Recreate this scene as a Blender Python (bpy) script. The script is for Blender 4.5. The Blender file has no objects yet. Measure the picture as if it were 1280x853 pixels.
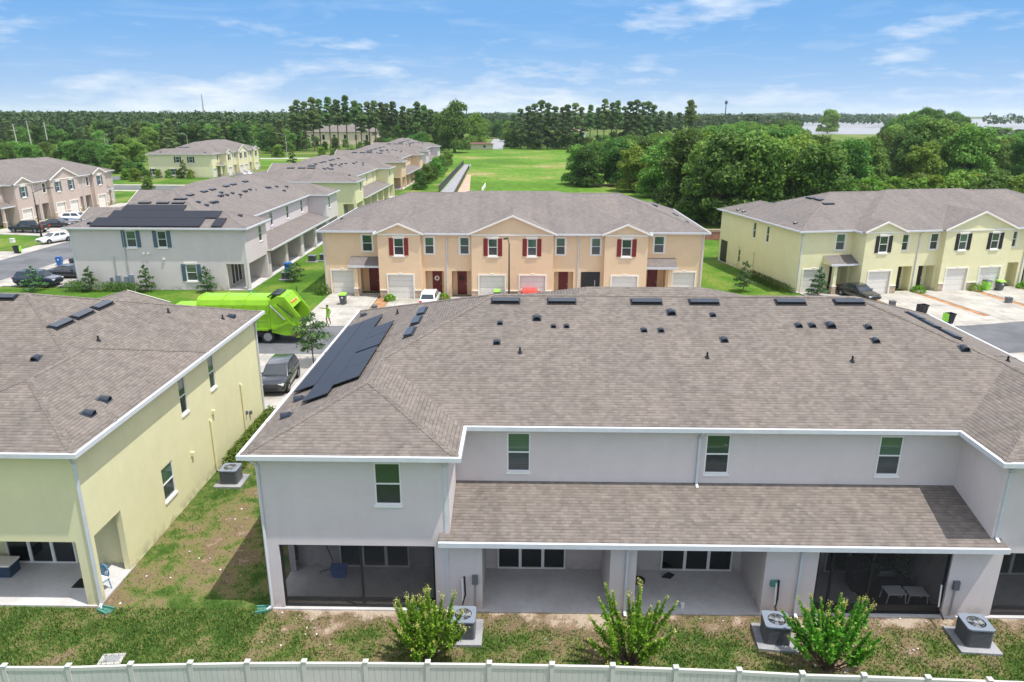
import bpy, bmesh, math, random
import numpy as np
from mathutils import Vector, Matrix, noise
random.seed(7); RNG = np.random.default_rng(7)
SC = bpy.context.scene
C = SC.collection
R_ = math.radians
# ------------------------------------------------------------------ helpers
def thing(name, label, cat, loc=(0, 0, 0), rz=0.0, group=None):
    o = bpy.data.objects.new(name, None); C.objects.link(o)
    o.empty_display_size = 0.3
    o.location = loc; o.rotation_euler = (0, 0, rz)
    o['label'] = label; o['category'] = cat
    if group: o['group'] = group
    return o
def tag(o, label, cat, group=None, kind=None):
    if label: o['label'] = label
    if cat: o['category'] = cat
    if group: o['group'] = group
    if kind: o['kind'] = kind
    return o
def dup(root, loc=None, rz=None, label=None, group=None, scale=None):
    r = root.copy(); C.objects.link(r)
    if loc is not None: r.location = loc
    if rz is not None: r.rotation_euler = (0, 0, rz)
    if scale is not None: r.scale = scale if hasattr(scale, '__len__') else (scale,) * 3
    if label: r['label'] = label
    if group: r['group'] = group
    for ch in list(root.children):
        c = ch.copy(); C.objects.link(c); c.parent = r
        for g in ch.children:
            d = g.copy(); C.objects.link(d); d.parent = c
    return r
class MB:
    """collects faces for ONE mesh object"""
    def __init__(s): s.v = []; s.f = []; s.m = []; s.mats = []
    def mi(s, m):
        if m not in s.mats: s.mats.append(m)
        return s.mats.index(m)
    def face(s, pts, m):
        i = len(s.v); s.v.extend([tuple(p) for p in pts]); s.f.append(tuple(range(i, i + len(pts)))); s.m.append(s.mi(m))
    def mesh(s, vs, fs, m):
        i = len(s.v); k = s.mi(m); s.v.extend([tuple(p) for p in vs])
        for f in fs: s.f.append(tuple(i + a for a in f)); s.m.append(k)
    def box(s, x0, x1, y0, y1, z0, z1, m):
        v = [(x, y, z) for z in (z0, z1) for y in (y0, y1) for x in (x0, x1)]
        s.mesh(v, [(0, 2, 3, 1), (4, 5, 7, 6), (0, 1, 5, 4), (2, 6, 7, 3), (0, 4, 6, 2), (1, 3, 7, 5)], m)
    def fbox(s, F, a0, a1, b0, b1, c0, c1, m):
        o, u, n = F
        v = [o + u * a + Vector((0, 0, b)) + n * c for c in (c0, c1) for b in (b0, b1) for a in (a0, a1)]
        s.mesh(v, [(0, 2, 3, 1), (4, 5, 7, 6), (0, 1, 5, 4), (2, 6, 7, 3), (0, 4, 6, 2), (1, 3, 7, 5)], m)
    def fquad(s, F, a0, a1, b0, b1, c, m):
        o, u, n = F
        s.face([o + u * a + Vector((0, 0, b)) + n * c for a, b in ((a0, b0), (a1, b0), (a1, b1), (a0, b1))], m)
    def obox(s, c, ax, ay, az, m):
        c = Vector(c); v = [c + ax * i + ay * j + az * k for k in (-1, 1) for j in (-1, 1) for i in (-1, 1)]
        s.mesh(v, [(0, 2, 3, 1), (4, 5, 7, 6), (0, 1, 5, 4), (2, 6, 7, 3), (0, 4, 6, 2), (1, 3, 7, 5)], m)
    def tube(s, pts, r, m, n=8, cap=True):
        pts = [Vector(p) for p in pts]
        rr = r if hasattr(r, '__len__') else [r] * len(pts)
        rings = []
        for i, p in enumerate(pts):
            d = (pts[min(i + 1, len(pts) - 1)] - pts[max(i - 1, 0)]).normalized()
            a = d.orthogonal().normalized() if i == 0 else (pa - d * pa.dot(d)).normalized()
            pa = a; b = d.cross(a)
            rings.append([p + (a * math.cos(t) + b * math.sin(t)) * rr[i] for t in [2 * math.pi * k / n for k in range(n)]])
        vs = [q for rg in rings for q in rg]; fs = []
        for i in range(len(rings) - 1):
            for k in range(n):
                fs.append((i * n + k, i * n + (k + 1) % n, (i + 1) * n + (k + 1) % n, (i + 1) * n + k))
        if cap: fs.append(tuple(range(n - 1, -1, -1))); fs.append(tuple(range((len(rings) - 1) * n, len(rings) * n)))
        s.mesh(vs, fs, m)
    def build(s, name, parent=None, uv=False, smooth=False, bevel=0):
        me = bpy.data.meshes.new(name); me.from_pydata(s.v, [], s.f); me.update()
        for m in s.mats: me.materials.append(m)
        me.polygons.foreach_set('material_index', s.m)
        if smooth: me.polygons.foreach_set('use_smooth', [True] * len(me.polygons))
        if uv:
            L = me.uv_layers.new(name='uv')
            for p in me.polygons:
                n = p.normal; h = Vector((n.x, n.y, 0))
                if h.length < 1e-4: u = Vector((1, 0, 0)); w = Vector((0, 1, 0))
                else: u = Vector((-n.y, n.x, 0)).normalized(); w = n.cross(u)
                for li in p.loop_indices:
                    co = me.vertices[me.loops[li].vertex_index].co
                    L.data[li].uv = (co.dot(u), co.dot(w))
        o = bpy.data.objects.new(name, me); C.objects.link(o)
        if parent: o.parent = parent
        if bevel:
            b = o.modifiers.new('b', 'BEVEL'); b.width = bevel; b.segments = 2; b.limit_method = 'ANGLE'
        return o
def bigmesh(name, v, f, mat, parent=None, smooth=False):
    """numpy quads or triangles"""
    me = bpy.data.meshes.new(name); k = f.shape[1]
    me.vertices.add(len(v)); me.vertices.foreach_set('co', np.asarray(v, np.float32).ravel())
    me.loops.add(f.size); me.loops.foreach_set('vertex_index', np.asarray(f, np.int32).ravel())
    me.polygons.add(len(f)); me.polygons.foreach_set('loop_start', np.arange(0, f.size, k, dtype=np.int32))
    me.polygons.foreach_set('loop_total', np.full(len(f), k, np.int32))
    me.update(calc_edges=True); me.validate()
    for m in (mat if isinstance(mat, (list, tuple)) else [mat]): me.materials.append(m)
    o = bpy.data.objects.new(name, me); C.objects.link(o)
    if parent: o.parent = parent
    return o
# ------------------------------------------------------------------ materials
def newmat(name):
    m = bpy.data.materials.new(name); m.use_nodes = True
    nt = m.node_tree; b = nt.nodes['Principled BSDF']
    return m, nt, b
def N(nt, t, **kw):
    n = nt.nodes.new(t)
    for k, v in kw.items():
        if k in n.inputs.keys(): n.inputs[k].default_value = v
        else: setattr(n, k, v)
    return n
def ramp(nt, fac, stops):
    r = nt.nodes.new('ShaderNodeValToRGB'); e = r.color_ramp.elements
    while len(e) < len(stops): e.new(0.5)
    for i, (p, c) in enumerate(stops): e[i].position = p; e[i].color = (*c, 1) if len(c) == 3 else c
    nt.links.new(fac, r.inputs[0]); return r.outputs[0]
def mixc(nt, fac, a, b, mode='MIX'):
    n = nt.nodes.new('ShaderNodeMix'); n.data_type = 'RGBA'; n.blend_type = mode
    for sock, val in ((n.inputs[0], fac), (n.inputs[6], a), (n.inputs[7], b)):
        if isinstance(val, bpy.types.NodeSocket): nt.links.new(val, sock)
        elif isinstance(val, (int, float)): sock.default_value = val
        else: sock.default_value = (*val, 1) if len(val) == 3 else val
    return n.outputs[2]
def noise_n(nt, scale, detail=4, coord='Object', rough=0.55, vec=None):
    if vec is None:
        tc = nt.nodes.new('ShaderNodeTexCoord'); vec = tc.outputs[coord]
    n = N(nt, 'ShaderNodeTexNoise', Scale=scale, Detail=detail, Roughness=rough); nt.links.new(vec, n.inputs['Vector'])
    return n.outputs['Fac']
def bump(nt, b, h, strength=0.3, dist=0.02):
    n = N(nt, 'ShaderNodeBump', Strength=strength, Distance=dist); nt.links.new(h, n.inputs['Height']); nt.links.new(n.outputs[0], b.inputs['Normal'])
def plain(name, col, rough=0.5, metal=0.0, var=0.12, scale=3.0, spec=0.4, coat=0.0):
    m, nt, b = newmat(name)
    f = noise_n(nt, scale)
    c = mixc(nt, f, [x * (1 - var) for x in col], [min(1, x * (1 + var)) for x in col])
    nt.links.new(c, b.inputs['Base Color']); b.inputs['Roughness'].default_value = rough
    b.inputs['Metallic'].default_value = metal; b.inputs['Specular IOR Level'].default_value = spec
    b.inputs['Coat Weight'].default_value = coat
    return m
def stucco(name, col):
    m, nt, b = newmat(name)
    big = noise_n(nt, 0.5, 5); fine = noise_n(nt, 14, 6)
    c = mixc(nt, big, [x * 0.93 for x in col], [min(1, x * 1.05) for x in col])
    c = mixc(nt, fine, mixc(nt, 0.10, c, (0.05, 0.05, 0.05)), c)
    # faint vertical run-off streaks
    tc = nt.nodes.new('ShaderNodeTexCoord'); mp = N(nt, 'ShaderNodeMapping'); mp.inputs['Scale'].default_value = (2.2, 2.2, 0.12)
    nt.links.new(tc.outputs['Object'], mp.inputs[0]); st = noise_n(nt, 1.6, 5, vec=mp.outputs[0])
    k = ramp(nt, st, [(0.52, (0, 0, 0)), (0.75, (0.07, 0.07, 0.07))])
    c = mixc(nt, k, c, [x * 0.55 for x in col])
    sz = nt.nodes.new('ShaderNodeSeparateXYZ'); nt.links.new(tc.outputs['Object'], sz.inputs[0])
    ds = N(nt, 'ShaderNodeMapRange'); ds.inputs[1].default_value = 0.0; ds.inputs[2].default_value = 0.5; ds.inputs[3].default_value = 1.0; ds.inputs[4].default_value = 0.0; nt.links.new(sz.outputs[2], ds.inputs[0])
    dn = ramp(nt, noise_n(nt, 2.5, 6), [(0.42, (0, 0, 0)), (0.62, (0.55, 0.55, 0.55))]); dm = N(nt, 'ShaderNodeMath', operation='MULTIPLY'); nt.links.new(ds.outputs[0], dm.inputs[0]); nt.links.new(dn, dm.inputs[1])
    c = mixc(nt, dm.outputs[0], c, (0.20, 0.15, 0.11))
    pt = ramp(nt, noise_n(nt, 1.1, 7, rough=.7), [(0.35, (0.965, 0.965, 0.96)), (0.65, (1.025, 1.025, 1.025))]); c = mixc(nt, 1.0, c, pt, 'MULTIPLY')
    nt.links.new(c, b.inputs['Base Color']); b.inputs['Roughness'].default_value = 0.9; b.inputs['Specular IOR Level'].default_value = 0.15
    bump(nt, b, fine, 0.25, 0.012); return m
def shingle(name, c1, c2, mort=0.55):
    m, nt, b = newmat(name)
    uv = nt.nodes.new('ShaderNodeUVMap')
    # wobble the courses slightly
    nz = N(nt, 'ShaderNodeTexNoise', Scale=0.7, Detail=2.0); nt.links.new(uv.outputs[0], nz.inputs['Vector'])
    va = N(nt, 'ShaderNodeVectorMath', operation='MULTIPLY_ADD'); va.inputs[1].default_value = (0.03, 0.03, 0.0)
    nt.links.new(nz.outputs['Color'], va.inputs[0]); nt.links.new(uv.outputs[0], va.inputs[2])
    br = N(nt, 'ShaderNodeTexBrick', Scale=1.0, offset=0.5, offset_frequency=2)
    br.inputs['Brick Width'].default_value = 0.155; br.inputs['Row Height'].default_value = 0.125
    br.inputs['Mortar Size'].default_value = 0.0; br.inputs['Mortar Smooth'].default_value = 0.4; br.inputs['Bias'].default_value = 0.0
    br.inputs['Color1'].default_value = (*c1, 1); br.inputs['Color2'].default_value = (*c2, 1)
    br.inputs['Mortar'].default_value = (*[x * mort for x in c1], 1)
    nt.links.new(va.outputs[0], br.inputs['Vector'])
    # second brick layer, other width: dimensional shingle look
    br2 = N(nt, 'ShaderNodeTexBrick', Scale=1.0, offset=0.37, offset_frequency=3)
    br2.inputs['Brick Width'].default_value = 0.26; br2.inputs['Row Height'].default_value = 0.125; br2.inputs['Mortar Size'].default_value = 0.0
    br2.inputs['Color1'].default_value = (0.90, 0.895, 0.90, 1); br2.inputs['Color2'].default_value = (1.09, 1.08, 1.06, 1)
    nt.links.new(va.outputs[0], br2.inputs['Vector'])
    c = mixc(nt, 0.55, br.outputs['Color'], br2.outputs['Color'], 'MULTIPLY')
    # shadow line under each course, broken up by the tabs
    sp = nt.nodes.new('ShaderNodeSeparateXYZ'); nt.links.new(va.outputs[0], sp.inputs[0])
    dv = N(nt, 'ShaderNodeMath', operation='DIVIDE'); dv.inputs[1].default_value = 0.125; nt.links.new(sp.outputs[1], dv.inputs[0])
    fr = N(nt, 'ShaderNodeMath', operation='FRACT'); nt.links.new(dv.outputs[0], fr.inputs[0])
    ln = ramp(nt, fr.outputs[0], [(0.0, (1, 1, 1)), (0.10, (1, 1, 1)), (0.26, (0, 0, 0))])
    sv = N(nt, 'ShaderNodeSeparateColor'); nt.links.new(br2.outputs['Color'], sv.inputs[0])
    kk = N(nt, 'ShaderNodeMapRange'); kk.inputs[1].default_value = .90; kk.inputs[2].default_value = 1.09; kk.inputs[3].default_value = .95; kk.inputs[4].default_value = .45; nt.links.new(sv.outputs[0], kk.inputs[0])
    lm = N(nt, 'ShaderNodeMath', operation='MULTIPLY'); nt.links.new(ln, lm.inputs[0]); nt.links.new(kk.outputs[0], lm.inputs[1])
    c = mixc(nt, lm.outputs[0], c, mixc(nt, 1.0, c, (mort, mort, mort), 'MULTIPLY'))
    big = N(nt, 'ShaderNodeTexNoise', Scale=0.35, Detail=5.0); nt.links.new(uv.outputs[0], big.inputs['Vector'])
    k = ramp(nt, big.outputs['Fac'], [(0.3, (0.92, 0.925, 0.935)), (0.7, (1.07, 1.06, 1.04))])
    c = mixc(nt, 1.0, c, k, 'MULTIPLY')
    mid = N(nt, 'ShaderNodeTexNoise', Scale=1.9, Detail=4.0, Roughness=0.7); nt.links.new(uv.outputs[0], mid.inputs['Vector'])
    k = ramp(nt, mid.outputs['Fac'], [(0.32, (0.91, 0.91, 0.92)), (0.68, (1.07, 1.06, 1.05))])
    c = mixc(nt, 1.0, c, k, 'MULTIPLY')
    mpv = N(nt, 'ShaderNodeMapping'); mpv.inputs['Scale'].default_value = (1.5, .10, 1); nt.links.new(uv.outputs[0], mpv.inputs[0])
    sk = N(nt, 'ShaderNodeTexNoise', Scale=1.0, Detail=5.0); nt.links.new(mpv.outputs[0], sk.inputs['Vector'])
    c = mixc(nt, 1.0, c, ramp(nt, sk.outputs['Fac'], [(.35, (.93, .93, .93)), (.5, (1, 1, 1)), (.68, (1.05, 1.045, 1.03))]), 'MULTIPLY')
    gr = N(nt, 'ShaderNodeTexNoise', Scale=45.0, Detail=2.0); nt.links.new(uv.outputs[0], gr.inputs['Vector'])
    k = ramp(nt, gr.outputs['Fac'], [(0.3, (0.8, 0.8, 0.8)), (0.7, (1.18, 1.18, 1.18))])
    c = mixc(nt, 1.0, c, k, 'MULTIPLY')
    nt.links.new(c, b.inputs['Base Color']); b.inputs['Roughness'].default_value = 0.92; b.inputs['Specular IOR Level'].default_value = 0.2
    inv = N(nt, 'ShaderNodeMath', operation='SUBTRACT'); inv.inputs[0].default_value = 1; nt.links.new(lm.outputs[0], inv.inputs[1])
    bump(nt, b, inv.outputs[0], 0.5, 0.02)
    return m
def leafmat(name, cols, trans=0.3, rand_obj=0.25):
    m, nt, b = newmat(name)
    g = nt.nodes.new('ShaderNodeNewGeometry')
    c = ramp(nt, g.outputs['Random Per Island'], [(i / (len(cols) - 1), x) for i, x in enumerate(cols)])
    oi = nt.nodes.new('ShaderNodeObjectInfo')
    hs = N(nt, 'ShaderNodeHueSaturation'); nt.links.new(c, hs.inputs['Color'])
    mr = N(nt, 'ShaderNodeMapRange'); mr.inputs[3].default_value = 1 - rand_obj; mr.inputs[4].default_value = 1 + rand_obj * 1.3
    nt.links.new(oi.outputs['Random'], mr.inputs[0]); nt.links.new(mr.outputs[0], hs.inputs['Value'])
    ml = N(nt, 'ShaderNodeMath', operation='MULTIPLY_ADD'); ml.inputs[1].default_value = 7.31; ml.inputs[2].default_value = 0.0
    fr = N(nt, 'ShaderNodeMath', operation='FRACT'); nt.links.new(oi.outputs['Random'], ml.inputs[0]); nt.links.new(ml.outputs[0], fr.inputs[0])
    mh = N(nt, 'ShaderNodeMapRange'); mh.inputs[3].default_value = 0.472; mh.inputs[4].default_value = 0.518
    nt.links.new(fr.outputs[0], mh.inputs[0]); nt.links.new(mh.outputs[0], hs.inputs['Hue'])
    nt.links.new(hs.outputs[0], b.inputs['Base Color']); b.inputs['Roughness'].default_value = 0.55; b.inputs['Specular IOR Level'].default_value = 0.25
    tr = nt.nodes.new('ShaderNodeBsdfTranslucent'); nt.links.new(hs.outputs[0], tr.inputs[0])
    mx = nt.nodes.new('ShaderNodeMixShader'); mx.inputs[0].default_value = trans
    nt.links.new(b.outputs[0], mx.inputs[1]); nt.links.new(tr.outputs[0], mx.inputs[2])
    nt.links.new(mx.outputs[0], nt.nodes['Material Output'].inputs[0])
    return m
def groundmat(name, stops, s1=0.35, s2=6.0, fine=0.25):
    m, nt, b = newmat(name)
    a = N(nt, 'ShaderNodeMapRange'); a.inputs[1].default_value = .30; a.inputs[2].default_value = .70; nt.links.new(noise_n(nt, s1, 6, rough=0.65), a.inputs[0]); a = a.outputs[0]; f = noise_n(nt, s2, 5, rough=0.7)
    c = ramp(nt, a, stops)
    k = ramp(nt, f, [(0.3, (1 - fine,) * 3), (0.7, (1 + fine,) * 3)])
    c = mixc(nt, 1.0, c, k, 'MULTIPLY')
    nt.links.new(c, b.inputs['Base Color']); b.inputs['Roughness'].default_value = 0.95; b.inputs['Specular IOR Level'].default_value = 0.1
    bump(nt, b, f, 0.5, 0.05); return m
def glass(name, col, rough=0.04, vary=False):
    m, nt, b = newmat(name)
    f = noise_n(nt, 0.9, 2)
    c = mixc(nt, f, [x * 0.6 for x in col], [x * 1.4 for x in col]); 
    if vary:   # blinds and curtains behind some panes
        oi = nt.nodes.new('ShaderNodeObjectInfo'); tc = nt.nodes.new('ShaderNodeTexCoord'); sp = nt.nodes.new('ShaderNodeSeparateXYZ'); nt.links.new(tc.outputs['Object'], sp.inputs[0])
        w = N(nt, 'ShaderNodeMath', operation='MULTIPLY'); w.inputs[1].default_value = 15.0; nt.links.new(sp.outputs[2], w.inputs[0]); fr = N(nt, 'ShaderNodeMath', operation='FRACT'); nt.links.new(w.outputs[0], fr.inputs[0])
        bl = ramp(nt, fr.outputs[0], [(.0, [x * 1.6 + .02 for x in col]), (.75, [x * 2.4 + .035 for x in col]), (.9, [x * .9 for x in col])]); k = ramp(nt, oi.outputs['Random'], [(.35, (0, 0, 0)), (.65, (.8, .8, .8))])
        c = mixc(nt, k, c, bl)
    nt.links.new(c, b.inputs['Base Color'])
    b.inputs['Roughness'].default_value = rough; b.inputs['Specular IOR Level'].default_value = 0.7; b.inputs['IOR'].default_value = 1.6
    return m
M = {}
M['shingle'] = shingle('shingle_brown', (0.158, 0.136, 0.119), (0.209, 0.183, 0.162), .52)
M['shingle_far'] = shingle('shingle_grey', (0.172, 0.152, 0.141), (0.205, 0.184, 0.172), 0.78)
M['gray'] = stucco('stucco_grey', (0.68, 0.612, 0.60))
M['yellow'] = stucco('stucco_yellow', (0.78, 0.735, 0.45))
M['beige'] = stucco('stucco_beige', (0.80, 0.58, 0.37))
M['taupe'] = stucco('stucco_taupe', (0.56, 0.455, 0.39))
M['cream'] = stucco('stucco_cream', (0.72, 0.63, 0.47))
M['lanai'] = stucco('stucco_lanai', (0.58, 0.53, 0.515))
M['trim'] = plain('trim_cream', (0.80, 0.76, 0.68), 0.6, var=0.05)
M['gutter'] = plain('gutter_white', (0.58, 0.60, 0.63), 0.35, var=0.14, scale=2.2)
M['frame'] = plain('vinyl_white', (0.78, 0.78, 0.76), 0.45, var=0.05)
M['glass_up'] = glass('glass_green', (0.035, 0.075, 0.045), vary=True)
M['glass_lo'] = glass('glass_screened', (0.022, 0.03, 0.034), 0.15, vary=True)
M['glass_dark'] = glass('glass_dark', (0.012, 0.016, 0.018))
M['glass_car'] = glass('glass_car', (0.03, 0.04, 0.045), 0.03)
M['shut_red'] = plain('shutter_red', (0.21, 0.022, 0.02), 0.5)
M['shut_blue'] = plain('shutter_blue', (0.085, 0.135, 0.18), 0.5)
M['shut_black'] = plain('shutter_black', (0.022, 0.024, 0.028), 0.5)
M['door_red'] = plain('door_red', (0.14, 0.014, 0.014), 0.4)
M['door_dark'] = plain('door_dark', (0.035, 0.03, 0.03), 0.4)
M['garage'] = plain('garage_white', (0.74, 0.70, 0.63), 0.5, var=0.04)
M['concrete'] = groundmat('concrete', [(0.2, (0.33, 0.31, 0.275)), (0.55, (0.41, 0.39, 0.35)), (0.8, (0.46, 0.435, 0.39))], 0.5, 9, 0.08)
M['lanai_slab'] = groundmat('lanai_concrete', [(0.3, (0.47, 0.455, 0.445)), (0.7, (0.55, 0.535, 0.525))], 0.7, 9, 0.06)
M['path'] = groundmat('grey_path', [(0.3, (0.26, 0.26, 0.27)), (0.7, (0.33, 0.33, 0.34))], 0.7, 5, 0.1)
def joints(m, w, h):
    nt = m.node_tree; b = nt.nodes['Principled BSDF']; old = b.inputs['Base Color'].links[0].from_socket
    tc = nt.nodes.new('ShaderNodeTexCoord'); br = N(nt, 'ShaderNodeTexBrick', Scale=1.0, offset=0.0); br.inputs['Brick Width'].default_value = w; br.inputs['Row Height'].default_value = h; br.inputs['Mortar Size'].default_value = .025
    br.inputs['Color1'].default_value = (.96, .96, .96, 1); br.inputs['Color2'].default_value = (1.04, 1.03, 1.02, 1); br.inputs['Mortar'].default_value = (.62, .60, .57, 1); nt.links.new(tc.outputs['Object'], br.inputs['Vector'])
    c = mixc(nt, 1.0, old, br.outputs['Color'], 'MULTIPLY'); st = ramp(nt, noise_n(nt, .55, 6, rough=.7), [(.57, (0, 0, 0)), (.72, (.5, .5, .5))]); c = mixc(nt, st, c, (.17, .155, .14)); nt.links.new(c, b.inputs['Base Color'])
joints(M['concrete'], 2.1, 2.1)
M['slab'] = groundmat('slab_concrete', [(0.3, (0.40, 0.385, 0.365)), (0.7, (0.50, 0.48, 0.455))], 0.7, 9, 0.08)
M['asphalt'] = groundmat('asphalt', [(0.3, (0.115, 0.118, 0.125)), (0.7, (0.155, 0.158, 0.165))], 0.25, 14, 0.12)
M['mulch'] = groundmat('pine_straw', [(0.3, (0.30, 0.155, 0.08)), (0.7, (0.42, 0.24, 0.13))], 1.5, 18, 0.35)
M['stone'] = groundmat('stone_veneer', [(0.3, (0.36, 0.27, 0.19)), (0.7, (0.52, 0.41, 0.30))], 4, 10, 0.2)
M['blackv'] = plain('black_metal', (0.018, 0.02, 0.024), 0.45)
M['bluev'] = plain('vent_slate', (0.034, 0.043, 0.058), 0.3)
M['galv'] = plain('galvanised', (0.42, 0.44, 0.46), 0.4, 0.5)
M['solar'] = plain('solar_cell', (0.012, 0.013, 0.02), 0.35, var=0.3, scale=0.6, spec=0.35)
M['rubber'] = plain('rubber', (0.02, 0.02, 0.021), 0.8)
M['teal'] = plain('teal_plastic', (0.07, 0.235, 0.19), 0.6)
M['acgrey'] = plain('ac_grey', (0.13, 0.14, 0.15), 0.5)
M['actop'] = plain('ac_top', (0.20, 0.235, 0.285), 0.4)
M['navy'] = plain('navy_plastic', (0.03, 0.06, 0.10), 0.5)
M['blueplastic'] = plain('blue_plastic', (0.02, 0.13, 0.42), 0.45)
M['bluepaint'] = plain('blue_paint', (0.09, 0.27, 0.45), 0.5)
M['lime'] = plain('lime_paint', (0.215, 0.45, 0.012), 0.5, var=0.22, scale=1.6, coat=0.1)
M['limep'] = plain('lime_plastic', (0.30, 0.72, 0.06), 0.5)
M['bingrey'] = plain('bin_grey', (0.10, 0.105, 0.11), 0.6)
M['binblack'] = plain('bin_black', (0.025, 0.025, 0.03), 0.6)
M['white'] = plain('white_paint', (0.78, 0.78, 0.77), 0.4, var=0.04)
M['red'] = plain('red_paint', (0.62, 0.015, 0.012), 0.3, coat=0.6)
M['bark'] = groundmat('bark', [(0.3, (0.10, 0.075, 0.055)), (0.7, (0.19, 0.15, 0.115))], 2, 12, 0.3)
M['pinebark'] = groundmat('pine_bark', [(0.3, (0.13, 0.09, 0.07)), (0.7, (0.24, 0.18, 0.14))], 1, 6, 0.3)
M['woodpole'] = plain('grey_wood_pole', (0.46, 0.44, 0.40), 0.8)
M['vinyl'] = plain('fence_vinyl', (0.53, 0.53, 0.48), 0.4, var=0.13, scale=1.4)
M['brick'] = groundmat('brick_red', [(0.3, (0.32, 0.14, 0.10)), (0.7, (0.42, 0.20, 0.15))], 1, 8, 0.2)
M['pinkdirt'] = groundmat('pink_soil', [(0.3, (0.45, 0.28, 0.20)), (0.7, (0.55, 0.38, 0.29))], 0.5, 4, 0.2)
M['skin'] = plain('skin', (0.30, 0.16, 0.10), 0.6)
M['hair'] = plain('hair', (0.02, 0.015, 0.012), 0.7)
M['orange'] = plain('orange_cloth', (0.7, 0.25, 0.03), 0.8)
# screen mesh of the lanais
m, nt, b = newmat('screen_mesh'); b.inputs['Base Color'].default_value = (0.02, 0.02, 0.022, 1); b.inputs['Roughness'].default_value = 0.8
tr = nt.nodes.new('ShaderNodeBsdfTransparent'); mx = nt.nodes.new('ShaderNodeMixShader'); nzf = noise_n(nt, 3, 3)
nt.links.new(ramp(nt, nzf, [(0.3, (0.50, 0.50, 0.50)), (0.7, (0.58, 0.58, 0.58))]), mx.inputs[0])
nt.links.new(b.outputs[0], mx.inputs[2]); nt.links.new(tr.outputs[0], mx.inputs[1]); nt.links.new(mx.outputs[0], nt.nodes['Material Output'].inputs[0]); M['screen'] = m
m, nt, b = newmat('screen_kick'); b.inputs['Base Color'].default_value = (0.022, 0.018, 0.016, 1); b.inputs['Roughness'].default_value = 0.7
tr = nt.nodes.new('ShaderNodeBsdfTransparent'); mx = nt.nodes.new('ShaderNodeMixShader'); nzf = noise_n(nt, 3, 3)
nt.links.new(ramp(nt, nzf, [(0.3, (0.85, 0.85, 0.85)), (0.7, (0.9, 0.9, 0.9))]), mx.inputs[0])
nt.links.new(b.outputs[0], mx.inputs[2]); nt.links.new(tr.outputs[0], mx.inputs[1]); nt.links.new(mx.outputs[0], nt.nodes['Material Output'].inputs[0]); M['kick'] = m
M['oak'] = leafmat('oak_leaf', [(0.05, 0.12, 0.022), (0.09, 0.20, 0.034), (0.14, 0.28, 0.046), (0.21, 0.37, 0.065)], 0.45, 0.45)
M['wood'] = leafmat('wood_leaf', [(0.022, 0.055, 0.018), (0.036, 0.082, 0.024), (0.055, 0.115, 0.032)], 0.2, 0.1)
M['pine'] = leafmat('pine_needle', [(0.085, 0.145, 0.05), (0.13, 0.215, 0.065), (0.18, 0.28, 0.085)], 0.45, 0.35)
M['bright'] = leafmat('bright_leaf', [(0.10, 0.20, 0.02), (0.16, 0.28, 0.03), (0.22, 0.34, 0.05)], 0.35, 0.15)
M['shrub'] = leafmat('shrub_leaf', [(0.06, 0.12, 0.02), (0.10, 0.18, 0.03), (0.16, 0.25, 0.04)], 0.4, 0.25)
M['myrtle'] = leafmat('myrtle_leaf', [(0.07, 0.20, 0.018), (0.11, 0.30, 0.022), (0.17, 0.40, 0.03), (0.29, 0.52, 0.055)], 0.35, 0.08)
M['myrtle_tip'] = leafmat('myrtle_tip', [(0.36, 0.40, 0.05), (0.50, 0.48, 0.09), (0.62, 0.58, 0.30)], 0.3, 0.05)
M['sapling'] = leafmat('sapling_leaf', [(0.05, 0.11, 0.04), (0.075, 0.15, 0.05), (0.11, 0.20, 0.07)], 0.25, 0.1)
M['lawn'] = groundmat('lawn_far', [(0.15, (0.045, 0.105, 0.012)), (0.5, (0.075, 0.16, 0.016)), (0.72, (0.14, 0.19, 0.035)), (0.93, (0.27, 0.22, 0.10))], 0.12, 3.5, 0.3)
M['field'] = groundmat('field_grass', [(0.10, (0.07, 0.14, 0.014)), (0.42, (0.085, 0.185, 0.018)), (0.60, (0.125, 0.21, 0.03)), (0.78, (0.20, 0.215, 0.06)), (0.97, (0.33, 0.27, 0.13))], 0.035, .7, 0.42)
M['earth'] = groundmat('ground_cover', [(0.3, (0.075, 0.12, 0.02)), (0.55, (0.11, 0.17, 0.03)), (0.75, (0.17, 0.19, 0.06))], 0.03, 1.5, 0.25)
def carpaint(name, col, metal=0.0): return plain(name, col, 0.25, metal, var=0.04, scale=0.8, spec=0.5, coat=0.8)
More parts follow.
